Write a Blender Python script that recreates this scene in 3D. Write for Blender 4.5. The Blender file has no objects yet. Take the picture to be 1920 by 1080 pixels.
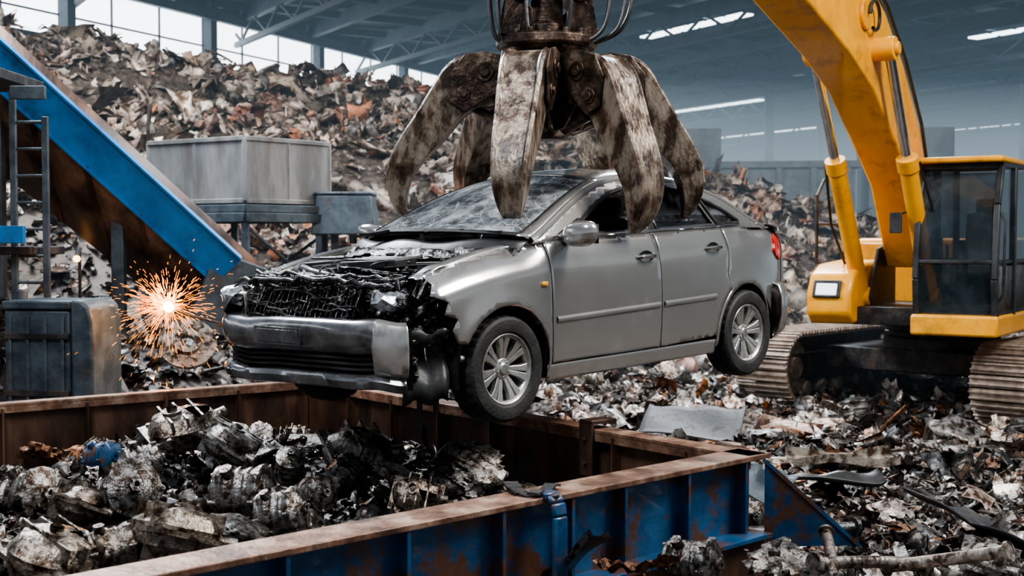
import bpy, bmesh, math, random
import numpy as np
from mathutils import Vector, Matrix, Euler
from mathutils.geometry import delaunay_2d_cdt
random.seed(7); rng=np.random.default_rng(7)
C=bpy.context.scene.collection
R=math.radians
# ---------------------------------------------------------------- materials
def mat(name,cols,scale=6,metal=0,rough=.5,bump=.15,bscale=30,rnd=None,coat=0,alpha=1,emis=None,es=1,rr=.2,dirt=None,dscale=3,dlo=.5,dhi=.65,stretch=None):
    m=bpy.data.materials.new(name); m.use_nodes=True; N=m.node_tree.nodes; L=m.node_tree.links
    b=N['Principled BSDF']
    tc=N.new('ShaderNodeTexCoord'); co=tc.outputs['Object']
    if stretch:
        mp=N.new('ShaderNodeMapping'); mp.inputs['Scale'].default_value=stretch; L.new(co,mp.inputs[0]); co=mp.outputs[0]
    nz=N.new('ShaderNodeTexNoise'); nz.inputs['Scale'].default_value=scale; nz.inputs['Detail'].default_value=7; nz.inputs['Roughness'].default_value=.65
    L.new(co,nz.inputs['Vector'])
    rp=N.new('ShaderNodeValToRGB'); e=rp.color_ramp.elements
    while len(e)<len(cols): e.new(.5)
    for i,(p,c) in enumerate(cols): e[i].position=p; e[i].color=(*c,1)
    col=rp.outputs[0]
    if rnd:
        if rnd=='island': g=N.new('ShaderNodeNewGeometry'); o=g.outputs['Random Per Island']
        else: g=N.new('ShaderNodeObjectInfo'); o=g.outputs['Random']
        L.new(o,rp.inputs[0])
        mm=N.new('ShaderNodeMix'); mm.data_type='RGBA'; mm.blend_type='MULTIPLY'; mm.inputs[0].default_value=1
        r2=N.new('ShaderNodeValToRGB'); r2.color_ramp.elements[0].position=.42; r2.color_ramp.elements[0].color=(.15,.10,.07,1)
        r2.color_ramp.elements[1].position=.56; r2.color_ramp.elements[1].color=(1,1,1,1)
        L.new(nz.outputs[0],r2.inputs[0]); L.new(col,mm.inputs[6]); L.new(r2.outputs[0],mm.inputs[7]); col=mm.outputs[2]
    else: L.new(nz.outputs[0],rp.inputs[0])
    if dirt:
        n3=N.new('ShaderNodeTexNoise'); n3.inputs['Scale'].default_value=dscale; n3.inputs['Detail'].default_value=9; n3.inputs['Roughness'].default_value=.7
        L.new(co,n3.inputs['Vector'])
        mr=N.new('ShaderNodeMapRange'); mr.inputs[1].default_value=dlo; mr.inputs[2].default_value=dhi; L.new(n3.outputs[0],mr.inputs[0])
        mx=N.new('ShaderNodeMix'); mx.data_type='RGBA'; L.new(mr.outputs[0],mx.inputs[0]); L.new(col,mx.inputs[6]); mx.inputs[7].default_value=(*dirt,1); col=mx.outputs[2]
        mt=N.new('ShaderNodeMapRange'); mt.inputs[3].default_value=metal; mt.inputs[4].default_value=metal*.3; L.new(mr.outputs[0],mt.inputs[0]); L.new(mt.outputs[0],b.inputs['Metallic'])
    else: b.inputs['Metallic'].default_value=metal
    L.new(col,b.inputs['Base Color'])
    r=N.new('ShaderNodeMapRange'); r.inputs[3].default_value=max(0.02,rough-rr); r.inputs[4].default_value=min(1,rough+rr); L.new(nz.outputs[0],r.inputs[0]); L.new(r.outputs[0],b.inputs['Roughness'])
    if bump:
        n2=N.new('ShaderNodeTexNoise'); n2.inputs['Scale'].default_value=bscale; n2.inputs['Detail'].default_value=5; L.new(co,n2.inputs['Vector'])
        bp=N.new('ShaderNodeBump'); bp.inputs['Strength'].default_value=bump; bp.inputs['Distance'].default_value=.02
        L.new(n2.outputs[0],bp.inputs['Height']); L.new(bp.outputs[0],b.inputs['Normal'])
    b.inputs['Coat Weight'].default_value=coat; b.inputs['Coat Roughness'].default_value=.05
    b.inputs['Alpha'].default_value=alpha
    if emis: b.inputs['Emission Color'].default_value=(*emis,1); b.inputs['Emission Strength'].default_value=es
    return m
def two(a,b,lo=.4,hi=.6): return [(lo,a),(hi,b)]
m_paint=mat('silver_paint',two((.43,.42,.40),(.47,.46,.44)),1.5,metal=.75,rough=.21,bump=0,coat=.9,rr=.02,dirt=(.27,.25,.23),dscale=1.4,dlo=.6,dhi=1.0)
m_blackp=mat('black_plastic',two((.010,.010,.011),(.025,.025,.025)),5,rough=.4,bump=.1)
m_bump=mat('scuffed_bumper',two((.11,.11,.114),(.26,.26,.265)),4,metal=.65,rough=.24,bump=.06,bscale=12,coat=.4,dirt=(.02,.02,.02),dscale=4,dlo=.57,dhi=.70)
m_bay=mat('dark_metal_highlights',[(.35,(.012,.011,.011)),(.5,(.045,.042,.04)),(.6,(.17,.16,.155)),(.72,(.42,.41,.39))],11,metal=.75,rough=.3,bump=.5,bscale=40)  # dark metal; the pale ramp stops paint highlights into the colour
m_rub=mat('tire_rubber',two((.014,.014,.014),(.030,.029,.028)),8,rough=.65,bump=.2,bscale=60)
m_alloy=mat('alloy_wheel',two((.46,.45,.43),(.60,.59,.56)),8,metal=.8,rough=.3,bump=.03,dirt=(.22,.18,.15),dscale=7,dlo=.56,dhi=.8)
m_disc=mat('brake_steel',two((.03,.028,.026),(.08,.07,.065)),10,metal=.8,rough=.45)
m_glass=mat('dark_window_glass',two((.010,.012,.014),(.025,.028,.032)),3,rough=.06,bump=0,alpha=.85,rr=.03)
m_seat=mat('dark_upholstery',two((.02,.02,.022),(.05,.05,.055)),9,rough=.8)
m_chrome=mat('chrome',two((.6,.6,.6),(.75,.75,.75)),9,metal=1,rough=.14,bump=0,rr=.06)
m_red=mat('red_lamp_lens',two((.40,.01,.01),(.55,.02,.015)),9,rough=.1,bump=0,rr=.03)
m_amber=mat('amber_lens',two((.8,.4,.06),(.9,.5,.12)),9,rough=.15,bump=0,rr=.03)
m_lens=mat('broken_lens',two((.20,.22,.24),(.65,.67,.7)),14,metal=.4,rough=.15,bump=.3,rr=.05)
m_yel=mat('yellow_machine_paint',two((.78,.33,.010),(.88,.40,.018)),2,rough=.4,bump=.05,coat=.25,dirt=(.17,.085,.03),dscale=3,dlo=.52,dhi=.80)
m_dsteel=mat('dark_steel',two((.02,.021,.024),(.055,.055,.057)),4,metal=.5,rough=.5,bump=.2,dirt=(.09,.06,.04),dscale=4)
m_cabf=mat('cab_frame',two((.018,.020,.023),(.045,.048,.052)),4,metal=.3,rough=.4,bump=.05)
m_track=mat('dusty_track_steel',two((.25,.195,.155),(.48,.39,.32)),6,metal=.35,rough=.5,bump=.3,dirt=(.09,.065,.05),dscale=5,dlo=.50,dhi=.75)
m_grap=mat('worn_grapple_paint',[(.37,(.04,.025,.017)),(.45,(.13,.085,.06)),(.52,(.27,.215,.168)),(.7,(.37,.315,.258))],9,metal=.4,rough=.34,bump=.35,bscale=35,dirt=(.035,.021,.014),dscale=5,dlo=.50,dhi=.60,stretch=(1,1,.55))
m_gside=mat('dark_claw_steel',[(.4,(.025,.016,.012)),(.55,(.085,.055,.038)),(.66,(.23,.17,.13))],8,metal=.5,rough=.36,bump=.4,bscale=30)  # darker steel tone for the side cheeks of the claws
m_gdark=mat('greasy_dark_steel',[(.4,(.020,.014,.011)),(.55,(.078,.048,.034)),(.68,(.22,.155,.115))],7,metal=.6,rough=.36,bump=.4,bscale=25)
m_rust=mat('rusted_rim_steel',[(.35,(.10,.05,.033)),(.5,(.25,.135,.09)),(.65,(.44,.31,.225))],5,metal=.35,rough=.45,bump=.3,bscale=30,dirt=(.05,.03,.02),dscale=4,dlo=.5,dhi=.65)
m_rusti=mat('rusty_wall_steel',[(.35,(.022,.016,.014)),(.5,(.085,.047,.032)),(.68,(.22,.12,.075))],3,metal=.4,rough=.42,bump=.25,stretch=(1,1,.35))
m_blue=mat('chipped_blue_paint',two((.006,.050,.125),(.010,.09,.21)),3,rough=.38,bump=.2,metal=.1,coat=.2,dirt=(.09,.04,.024),dscale=3.5,dlo=.49,dhi=.56)
m_blue2=mat('bright_blue_paint',two((.008,.14,.39),(.012,.20,.50)),2,rough=.5,bump=.08,dirt=(.015,.045,.085),dscale=3,dlo=.52,dhi=.8)
m_grey=mat('galvanised_grey',two((.16,.165,.17),(.30,.30,.295)),2,metal=.2,rough=.5,bump=.1,stretch=(1,1,.3),dirt=(.10,.075,.06),dscale=3,dlo=.5,dhi=.8)
m_dgrey=mat('scuffed_dark_sheet',two((.035,.037,.04),(.10,.10,.10)),3,metal=.2,rough=.6,bump=.15,dirt=(.025,.02,.016),dscale=6,dlo=.52,dhi=.6)
m_bsteel=mat('blue_grey_steel',two((.04,.056,.07),(.09,.115,.135)),4,metal=.3,rough=.5,bump=.2,dirt=(.08,.055,.04),dscale=5,dlo=.56,dhi=.7)
m_ground=mat('shade_dark_dirt',[(.35,(.012,.010,.009)),(.55,(.05,.038,.031)),(.7,(.14,.11,.088))],9,rough=.5,bump=1,bscale=9)  # dirt colour kept dark to paint contact shade between scrap pieces
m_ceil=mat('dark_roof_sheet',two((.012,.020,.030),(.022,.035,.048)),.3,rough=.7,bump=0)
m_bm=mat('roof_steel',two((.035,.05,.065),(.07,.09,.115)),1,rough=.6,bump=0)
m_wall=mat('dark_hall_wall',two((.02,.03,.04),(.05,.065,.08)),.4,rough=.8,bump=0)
m_conc=mat('grey_concrete',two((.14,.15,.16),(.26,.27,.28)),1,rough=.8,bump=.05)
def em(name,c,s):
    return mat(name,two(c,c),3,rough=.6,bump=0,emis=c,es=s)
m_win=em('bright_window',(.9,.96,1),5); m_sky=em('skylight_glow',(.85,.95,1),5)
m_spark=em('hot_spark',(1,.36,.04),4.5); m_core=em('white_hot',(1,.66,.26),45)
ramp_g=[(0,(.028,.026,.025)),(.13,(.09,.085,.08)),(.26,(.32,.31,.295)),(.37,(.14,.09,.065)),(.47,(.55,.525,.495)),(.56,(.36,.145,.045)),(.64,(.06,.065,.072)),(.77,(.16,.15,.14)),(.89,(.68,.65,.60)),(1,(.25,.18,.13))]
ramp_m=[(0,(.045,.037,.032)),(.13,(.17,.145,.125)),(.27,(.42,.355,.31)),(.4,(.11,.085,.07)),(.5,(.60,.53,.475)),(.59,(.38,.145,.065)),(.68,(.13,.135,.15)),(.84,(.68,.63,.57)),(1,(.22,.145,.095))]
ramp_b=[(0,(.022,.022,.022)),(.25,(.065,.06,.056)),(.45,(.24,.23,.218)),(.6,(.10,.065,.044)),(.75,(.38,.365,.35)),(.88,(.045,.05,.055)),(1,(.26,.20,.145))]
m_sg=mat('ground_scrap',ramp_g,14,metal=.55,rough=.34,bump=.4,rnd='island')
m_sm=mat('heap_scrap',ramp_m,4,metal=.2,rough=.48,bump=.3,rnd='island')
m_sb=mat('engine_scrap',ramp_b,11,metal=.75,rough=.32,bump=.4,rnd='island')
m_sgo=mat('scrap_piece_metal',ramp_g,9,metal=.6,rough=.34,bump=.4,rnd='object')
m_sbo=mat('engine_part_metal',[(0,(.16,.152,.145)),(.3,(.36,.34,.32)),(.5,(.20,.15,.11)),(.7,(.48,.46,.435)),(.85,(.13,.13,.13)),(1,(.38,.32,.255))],7,metal=.8,rough=.28,bump=.35,rnd='object')
# windshield
m_ws=mat('cracked_windshield',[(.35,(.05,.06,.066)),(.46,(.14,.155,.165)),(.56,(.34,.365,.38)),(.68,(.62,.64,.65))],6,metal=.1,rough=.09,bump=.05,bscale=9,alpha=.93,rr=.05)
N=m_ws.node_tree.nodes; L=m_ws.node_tree.links; b=N['Principled BSDF']
v=N.new('ShaderNodeTexVoronoi'); v.feature='DISTANCE_TO_EDGE'; v.inputs['Scale'].default_value=8; tc=N.new('ShaderNodeTexCoord')
nn=N.new('ShaderNodeTexNoise'); nn.inputs['Scale'].default_value=4; nn.inputs['Detail'].default_value=6; L.new(tc.outputs['Object'],nn.inputs['Vector'])
va=N.new('ShaderNodeVectorMath'); va.operation='MULTIPLY_ADD'; va.inputs[1].default_value=(.35,.35,.35); L.new(nn.outputs['Color'],va.inputs[0]); L.new(tc.outputs['Object'],va.inputs[2]); L.new(va.outputs[0],v.inputs['Vector'])
mr=N.new('ShaderNodeMapRange'); mr.inputs[1].default_value=.0; mr.inputs[2].default_value=.03; mr.inputs[3].default_value=.8; mr.inputs[4].default_value=0; L.new(v.outputs[0],mr.inputs[0])
old=b.inputs['Base Color'].links[0].from_socket
mx=N.new('ShaderNodeMix'); mx.data_type='RGBA'; L.new(mr.outputs[0],mx.inputs[0]); L.new(old,mx.inputs[6]); mx.inputs[7].default_value=(.8,.83,.85,1); L.new(mx.outputs[2],b.inputs['Base Color'])
# ---------------------------------------------------------------- geometry helper
class G:
    def __init__(s): s.v=[]; s.f=[]
    def add(s,vs,fs,M=None):
        o=len(s.v)
        if M is not None: vs=[M@Vector(p) for p in vs]
        s.v+=[tuple(p) for p in vs]; s.f+=[tuple(i+o for i in f) for f in fs]
        return s
    def box(s,c,sz,Rm=None,taper=1):
        x,y,z=[a/2 for a in sz]; t=taper
        vs=[(-x,-y,-z),(x,-y,-z),(x,y,-z),(-x,y,-z),(-x*t,-y*t,z),(x*t,-y*t,z),(x*t,y*t,z),(-x*t,y*t,z)]
        M=Matrix.Translation(c)@(Rm.to_4x4() if Rm else Matrix.Identity(4))
        return s.add(vs,[(3,2,1,0),(4,5,6,7),(0,1,5,4),(1,2,6,5),(2,3,7,6),(3,0,4,7)],M)
    def frame(s,d,up=(0,0,1)):
        d=Vector(d).normalized(); u=Vector(up)
        if abs(d.dot(u))>.98: u=Vector((1,0,0))
        a=u.cross(d).normalized(); b=d.cross(a)
        return a,b,d
    def beam(s,p0,p1,w,h,up=(0,0,1),w2=None,h2=None):
        p0=Vector(p0);p1=Vector(p1);a,b,d=s.frame(p1-p0,up); w2=w2 or w; h2=h2 or h
        vs=[]
        for p,ww,hh in((p0,w,h),(p1,w2,h2)):
            for i,j in((-1,-1),(1,-1),(1,1),(-1,1)): vs.append(p+a*i*ww/2+b*j*hh/2)
        return s.add(vs,[(3,2,1,0),(4,5,6,7),(0,1,5,4),(1,2,6,5),(2,3,7,6),(3,0,4,7)])
    def cyl(s,p0,p1,r,r2=None,seg=18):
        p0=Vector(p0);p1=Vector(p1);a,b,d=s.frame(p1-p0); r2=r if r2 is None else r2
        vs=[];n=seg
        for p,rr in((p0,r),(p1,r2)):
            for i in range(n):
                t=2*math.pi*i/n; vs.append(p+(a*math.cos(t)+b*math.sin(t))*rr)
        fs=[(i,(i+1)%n,n+(i+1)%n,n+i) for i in range(n)]+[tuple(range(n))[::-1],tuple(range(n,2*n))]
        return s.add(vs,fs)
    def tube(s,pts,r,seg=8,closed=False):
        pts=[Vector(p) for p in pts]; n=len(pts); vs=[];pa=None
        for i,p in enumerate(pts):
            if closed: d=pts[(i+1)%n]-pts[i-1]
            else: d=pts[min(i+1,n-1)]-pts[max(i-1,0)]
            a,b,d=s.frame(d, (0,0,1) if pa is None else pa); pa=b
            for k in range(seg):
                t=2*math.pi*k/seg; vs.append(p+(a*math.cos(t)+b*math.sin(t))*r)
        fs=[]
        for i in range(n if closed else n-1):
            for k in range(seg):
                j=(i+1)%n; fs.append((i*seg+k,i*seg+(k+1)%seg,j*seg+(k+1)%seg,j*seg+k))
        return s.add(vs,fs)
    def lathe(s,prof,M=None,seg=32,fn=None,cap=False):
        vs=[]
        for j,(r,h) in enumerate(prof):
            for i in range(seg):
                t=2*math.pi*i/seg; rr=r if fn is None else fn(r,h,i,j,t)
                vs.append((rr*math.cos(t),rr*math.sin(t),h))
        fs=[]
        for j in range(len(prof)-1):
            for i in range(seg): fs.append((j*seg+i,j*seg+(i+1)%seg,(j+1)*seg+(i+1)%seg,(j+1)*seg+i))
        if cap: fs+=[tuple(range(seg))[::-1],tuple(range((len(prof)-1)*seg,len(prof)*seg))]
        return s.add(vs,fs,M)
    def prismY(s,poly,y0,y1,M=None):
        n=len(poly); vs=[(a,y0,b) for a,b in poly]+[(a,y1,b) for a,b in poly]
        fs=[(i,(i+1)%n,n+(i+1)%n,n+i) for i in range(n)]+[tuple(range(n))[::-1],tuple(range(n,2*n))]
        return s.add(vs,fs,M)
    def grid(s,fn,nu,nv,skip=None):
        vs=[fn(i/nu,j/nv) for i in range(nu+1) for j in range(nv+1)]; fs=[]
        for i in range(nu):
            for j in range(nv):
                if skip and skip((i+.5)/nu,(j+.5)/nv): continue
                a=i*(nv+1)+j; fs.append((a,a+nv+1,a+nv+2,a+1))
        return s.add(vs,fs)
    def make(s,name,m,parent=None,bevel=0,solid=0,ang=35,sub=0):
        me=bpy.data.meshes.new(name); me.from_pydata(s.v,[],s.f); me.materials.append(m)
        me.polygons.foreach_set('use_smooth',[True]*len(me.polygons)); me.set_sharp_from_angle(angle=R(ang)); me.update()
        o=bpy.data.objects.new(name,me); C.objects.link(o)
        if parent: o.parent=parent
        if solid: q=o.modifiers.new('s','SOLIDIFY'); q.thickness=solid; q.offset=0
        if bevel: q=o.modifiers.new('b','BEVEL'); q.width=bevel; q.segments=2; q.limit_method='ANGLE'; q.angle_limit=R(35)
        return o
def empty(name,loc,rot=(0,0,0),label=None,cat=None,parent=None):
    o=bpy.data.objects.new(name,None); o.location=loc; o.rotation_euler=rot; C.objects.link(o); o.empty_display_size=.2
    if parent: o.parent=parent
    if label: o['label']=label; o['category']=cat
    return o
def lab(o,l,c,g=None,kind=None):
    o['label']=l; o['category']=c
    if g:o['group']=g
    if kind:o['kind']=kind
    return o
def sm(xs,ys,x,h=.06):
    return float(np.mean(np.interp(x+np.linspace(-h,h,13),xs,ys)))
def inpoly(x,y,P):
    c=False;n=len(P);j=n-1
    for i in range(n):
        if (P[i][1]>y)!=(P[j][1]>y) and x<(P[j][0]-P[i][0])*(y-P[i][1])/(P[j][1]-P[i][1])+P[i][0]: c=not c
        j=i
    return c
def resamp(P,step):
    out=[]
    for i in range(len(P)):
        a=P[i];b=P[(i+1)%len(P)];d=math.hypot(b[0]-a[0],b[1]-a[1]);n=max(1,int(round(d/step)))
        for k in range(n): out.append((a[0]+(b[0]-a[0])*k/n,a[1]+(b[1]-a[1])*k/n))
    return out
def panel(name,P,fn,m,parent,holes=(),step=.032,solid=.005,mirror=False):
    loops=[resamp(P,step)]+[resamp(h,step) for h in holes]
    vs=[];es=[]
    for lp in loops:
        o=len(vs); vs+=[Vector(p) for p in lp]; es+=[(o+i,o+(i+1)%len(lp)) for i in range(len(lp))]
    B=np.array([tuple(v) for v in vs]); x0,y0=B.min(0);x1,y1=B.max(0)
    for x in np.arange(x0+step/2,x1,step):
        for y in np.arange(y0+step/2,y1,step):
            if inpoly(x,y,loops[0]) and not any(inpoly(x,y,h) for h in loops[1:]) and np.min(np.hypot(B[:,0]-x,B[:,1]-y))>step*.5: vs.append(Vector((x,y)))
    r=delaunay_2d_cdt(vs,es,[],0,1e-5); V,F=r[0],r[2]
    fs=[]
    for f in F:
        cx=sum(V[i][0] for i in f)/len(f);cy=sum(V[i][1] for i in f)/len(f)
        if inpoly(cx,cy,loops[0]) and not any(inpoly(cx,cy,h) for h in loops[1:]): fs.append(tuple(f))
    pts=[fn(p[0],p[1]) for p in V]
    if mirror: pts=[(p[0],-p[1],p[2]) for p in pts]; fs=[f[::-1] for f in fs]
    g=G(); g.add(pts,fs); return g.make(name,m,parent,solid=solid,ang=50)
# ---------------------------------------------------------------- scrap archetypes
def a_sheet(r,n=6,asp=.7,cm=3.2,rm=.8):
    g=G(); ph=r.uniform(0,6,8); k=r.uniform(4,12,4); a=r.uniform(.02,.085,4); dr=r.uniform(0,6,4); curl=r.uniform(-cm,cm)
    J=r.normal(0,.024,(n+1,n+1,3))
    def fn(u,v):
        x=u-.5;y=(v-.5)*asp
        z=sum(a[i]*(abs(math.sin(k[i]*(x*math.cos(dr[i])+y*math.sin(dr[i]))+ph[i]))) for i in range(4))
        th=x*curl; X=math.sin(th)/curl if abs(curl)>.1 else x; Z=(1-math.cos(th))/curl if abs(curl)>.1 else 0
        j=J[int(round(u*n)),int(round(v*n))]
        return (X+j[0],y+j[1],z+Z+j[2]-.1)
    sk=r.uniform(0,1,(n,n))
    return g.grid(fn,n,n,lambda u,v: (abs(u-.5)+abs(v-.5))>.62 and sk[int(u*n),int(v*n)]>.3 or (u<.15 or u>.85 or v<.15 or v>.85) and sk[int(u*n),int(v*n)]>rm)
def a_wad(r,nu=9,nv=6,amp=.30,flat=None):
    g=G(); fz=flat or r.uniform(.18,.42); fy=r.uniform(.4,.9); K=r.normal(0,amp,(nu,nv+1)); K[:,0]=K[0,0]; K[:,nv]=K[0,nv]
    if nu>12:
        K=np.zeros((nu,nv+1)); ph=r.uniform(0,6,12)
        for i in range(nu):
            for j in range(nv+1):
                t=2*math.pi*i/nu; f=math.pi*(j/nv-.5); c=math.cos(f)
                K[i,j]=.28*c*(abs(math.sin(2*t+ph[0]+2*f))-.5)+.20*c*(abs(math.sin(5*t+ph[1]-4*f))-.5)+.16*c*(abs(math.sin(9*t+7*f+ph[2]))-.5)+r.normal(0,.035)*c
    def fn(u,v):
        i=int(round(u*nu))%nu; j=int(round(v*nv)); t=2*math.pi*u; f=math.pi*(v-.5); q=.46*max(.35,1+K[i,j])
        sg=lambda c: math.copysign(abs(c)**.75,c)
        return (q*sg(math.cos(f))*sg(math.cos(t)),fy*q*sg(math.cos(f))*sg(math.sin(t)),fz*q*sg(math.sin(f)))
    return g.grid(fn,nu,nv)
def a_strip(r,n=8):
    g=G(); w=r.uniform(.05,.13);c=r.uniform(-4,4);tw=r.uniform(-2.5,2.5)
    def fn(u,v):
        th=(u-.5)*c; X=math.sin(th)/c if abs(c)>.1 else u-.5; Z=(1-math.cos(th))/c if abs(c)>.1 else 0
        q=(v-.5)*w*2;t=tw*(u-.5); return (X,q*math.cos(t),Z+q*math.sin(t)+.03*math.sin(9*u+c))
    return g.grid(fn,n,1)
def a_pipe(r,seg=8):
    g=G(); b=r.uniform(-.35,.35); b2=r.uniform(-.2,.2); n=7
    if seg>8: b*=.25; b2*=.2
    pts=[(i/n-.5,b*math.sin(3.1*i/n)*.5,b2*(i/n)**2) for i in range(n+1)]
    g.tube(pts,r.uniform(.025,.05),seg)
    if seg>8:
        g.cyl(pts[0],(pts[0][0]+.03,pts[0][1],pts[0][2]),.075,seg=seg); g.cyl(pts[-1],(pts[-1][0]-.03,pts[-1][1],pts[-1][2]),.075,seg=seg)
    return g
def a_cast(r,seg=14,hi=False):
    g=G(); R0=r.uniform(.24,.32); prof=[(0.03,-.40),(R0*.5,-.40),(R0*.6,-.35),(R0*.9,-.31),(R0*1.12,-.27),(R0*1.12,-.23),(R0*.98,-.2)]
    for i in range(3):
        z=-.12+i*.12; q=R0*(1.02-.03*i); prof+=[(q,z-.04),(q*1.05,z-.02),(q*1.05,z+.01),(q*.99,z+.03)]
    prof+=[(R0*1.1,.24),(R0*1.1,.28),(R0*.85,.31),(R0*.5,.36),(R0*.3,.37),(R0*.28,.42),(.03,.42)]
    ph=r.uniform(0,6,3); am=r.uniform(.02,.07,3)
    fn=lambda rr,h,i,j,t: rr*(1+am[0]*math.sin(2*t+ph[0])+am[1]*math.sin(3*t+ph[1]+h*4)+(.05 if hi and i%5==0 and -.2<h<.25 else 0))
    g.lathe(prof,None,seg,fn)
    if hi:
        for k in range(6):
            t=k*math.pi/3+.2; x,y=R0*1.1*math.cos(t),R0*1.1*math.sin(t); g.cyl((x,y,-.3),(x,y,-.2),.025,seg=8); g.cyl((x,y,.2),(x,y,.30),.025,seg=8)
        g.box((R0*.95,0,0),(.14,.17,.24)); g.cyl((R0*.9,0,.05),(R0*1.45,.0,.09),.06,seg=12); g.cyl((-R0*.6,R0*.7,-.1),(-R0*.9,R0*1.1,-.1),.075,seg=12)
    return g
def a_house(r,n=12,hi=False):
    g=G(); p=r.uniform(2.1,2.7);sx,sy,sz=.46,r.uniform(.32,.4),r.uniform(.26,.34); ph=r.uniform(0,6,6)
    sg=lambda c,e: math.copysign(abs(c)**e,c)
    def fn(u,v):
        t=2*math.pi*u; f=math.pi*(v-.5); q=1+.04*math.sin(5*t+ph[0])*math.cos(f)+.05*math.sin(3*f+2*t+ph[1])+ (.04 if hi and int(v*n)%3==0 else 0)
        return (sx*sg(math.cos(f),2/p)*sg(math.cos(t),2/p)*q,sy*sg(math.cos(f),2/p)*sg(math.sin(t),2/p)*q,sz*sg(math.sin(f),2/p)*q)
    g.grid(fn,2*n if hi else n,n if hi else max(5,n//2),(lambda u,v: v>.75 and u>.8) if hi else None)
    if hi:
        g.box((0,0,0),(1.0,sy*2.08,.05)); 
        for k in range(5): g.cyl((-.36+.18*k,sy*.9,-.04),(-.36+.18*k,sy*.9,.06),.035,seg=8)
        for k in range(3): g.box((-.2+.2*k,0,0),(.03,sy*1.9,sz*1.92))
        g.cyl((.2,0,0),(.60,.05,.05),.09,seg=14); g.cyl((-.2,-sy*.5,0),(-.3,-sy*1.3,.02),.07,seg=12)
        g.lathe([(.05,-.05),(.13,-.05),(.13,.02),(.07,.03),(.07,.06)],Matrix.Translation((-.1,0,sz)),16)
    return g
def a_disc(r,seg=16):
    g=G(); g.lathe([(.12,0),(.12,.12),(.24,.12),(.26,.04),(.5,.04),(.5,-.04),(.24,-.04),(.22,.06),(.12,.06)],None,seg); return g
def a_chan(r,n=5):
    g=G(); P=[(-.12,.08),(-.12,0),(.12,0),(.12,.08)]; c=r.uniform(-1.2,1.2)
    def fn(u,v):
        a,b=P[int(round(v*3))]; th=(u-.5)*c; return ((u-.5),a+.15*math.cos(th*2)*c*.4,b+.2*th*th+.03*math.sin(7*u+a*9))
    return g.grid(fn,n,3)
LO=[lambda r:a_sheet(r,5,.7),lambda r:a_sheet(r,5,.5,4),lambda r:a_sheet(r,5,.9,2.5),lambda r:a_wad(r,8,5,.34,.22),a_strip,a_wad,lambda r:a_pipe(r,6),lambda r:a_cast(r,8),lambda r:a_house(r,8),lambda r:a_disc(r,10),lambda r:a_chan(r,4),lambda r:a_wad(r,7,4,.34,.12)]
LOarch=[LO[i%len(LO)](rng) for i in range(48)]
LOnp=[]
for g in LOarch:
    V=np.array(g.v); V-=V.mean(0); LOnp.append((V,g.f))
def wn(l): a=np.array(l*4,float); return a/a.sum()
wF=wn([1.4,1.3,1.0,.7,1.3,.5,.45,.08,.10,.05,.8,1.1]); wM=wn([1.6,1.5,1.4,.7,.6,.5,.25,.05,.10,.05,.5,1.0]); wB=wn([1,1,.6,.7,1.2,.7,.6,.4,.5,.04,.6,.9]); wE=wn([.5,.8,.3,.8,1.2,.8,1.6,.6,.8,.15,1.0,.9])
def rotmats(n,tilt=1.0):
    yaw=rng.uniform(0,2*np.pi,n); a=rng.normal(0,tilt,n); bb=rng.normal(0,tilt,n)
    cz,sz=np.cos(yaw),np.sin(yaw);ca,sa=np.cos(a),np.sin(a);cb,sb=np.cos(bb),np.sin(bb)
    Z=np.zeros(n);O=np.ones(n)
    Rz=np.stack([cz,-sz,Z,sz,cz,Z,Z,Z,O],1).reshape(n,3,3);Rx=np.stack([O,Z,Z,Z,ca,-sa,Z,sa,ca],1).reshape(n,3,3);Ry=np.stack([cb,Z,sb,Z,O,Z,-sb,Z,cb],1).reshape(n,3,3)
    R2=np.einsum('nij,njk->nik',Rx,Ry); return np.einsum('nij,njk->nik',R2,Rz)
def stuff(name,P,S,m,tilt=.6,weights=None,parent=None):
    n=len(P); k=rng.choice(len(LOnp),n,p=weights); RM=rotmats(n,tilt); VV=[];loops=[];tot=[];off=0
    asp=rng.uniform(.7,1.3,(n,3))
    for a,(V,F) in enumerate(LOnp):
        idx=np.where(k==a)[0]
        if len(idx)==0: continue
        W=np.einsum('nij,nvj->nvi',RM[idx],V[None]*asp[idx][:,None,:])*S[idx][:,None,None]+P[idx][:,None,:]
        nv=len(V); fl=np.concatenate([np.array(f) for f in F]); ft=np.array([len(f) for f in F])
        L_=(fl[None]+ (off+np.arange(len(idx))*nv)[:,None]).ravel(); VV.append(W.reshape(-1,3)); loops.append(L_); tot.append(np.tile(ft,len(idx))); off+=nv*len(idx)
    V=np.concatenate(VV);Lp=np.concatenate(loops);T=np.concatenate(tot);st=np.concatenate([[0],np.cumsum(T)[:-1]])
    me=bpy.data.meshes.new(name); me.vertices.add(len(V)); me.vertices.foreach_set('co',V.ravel().astype(np.float32))
    me.loops.add(len(Lp)); me.loops.foreach_set('vertex_index',Lp.astype(np.int32)); me.polygons.add(len(T)); me.polygons.foreach_set('loop_start',st.astype(np.int32)); me.polygons.foreach_set('loop_total',T.astype(np.int32))
    me.update(calc_edges=True); me.validate(); me.materials.append(m)
    o=bpy.data.objects.new(name,me); C.objects.link(o)
    if parent:o.parent=parent
    return o
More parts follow.
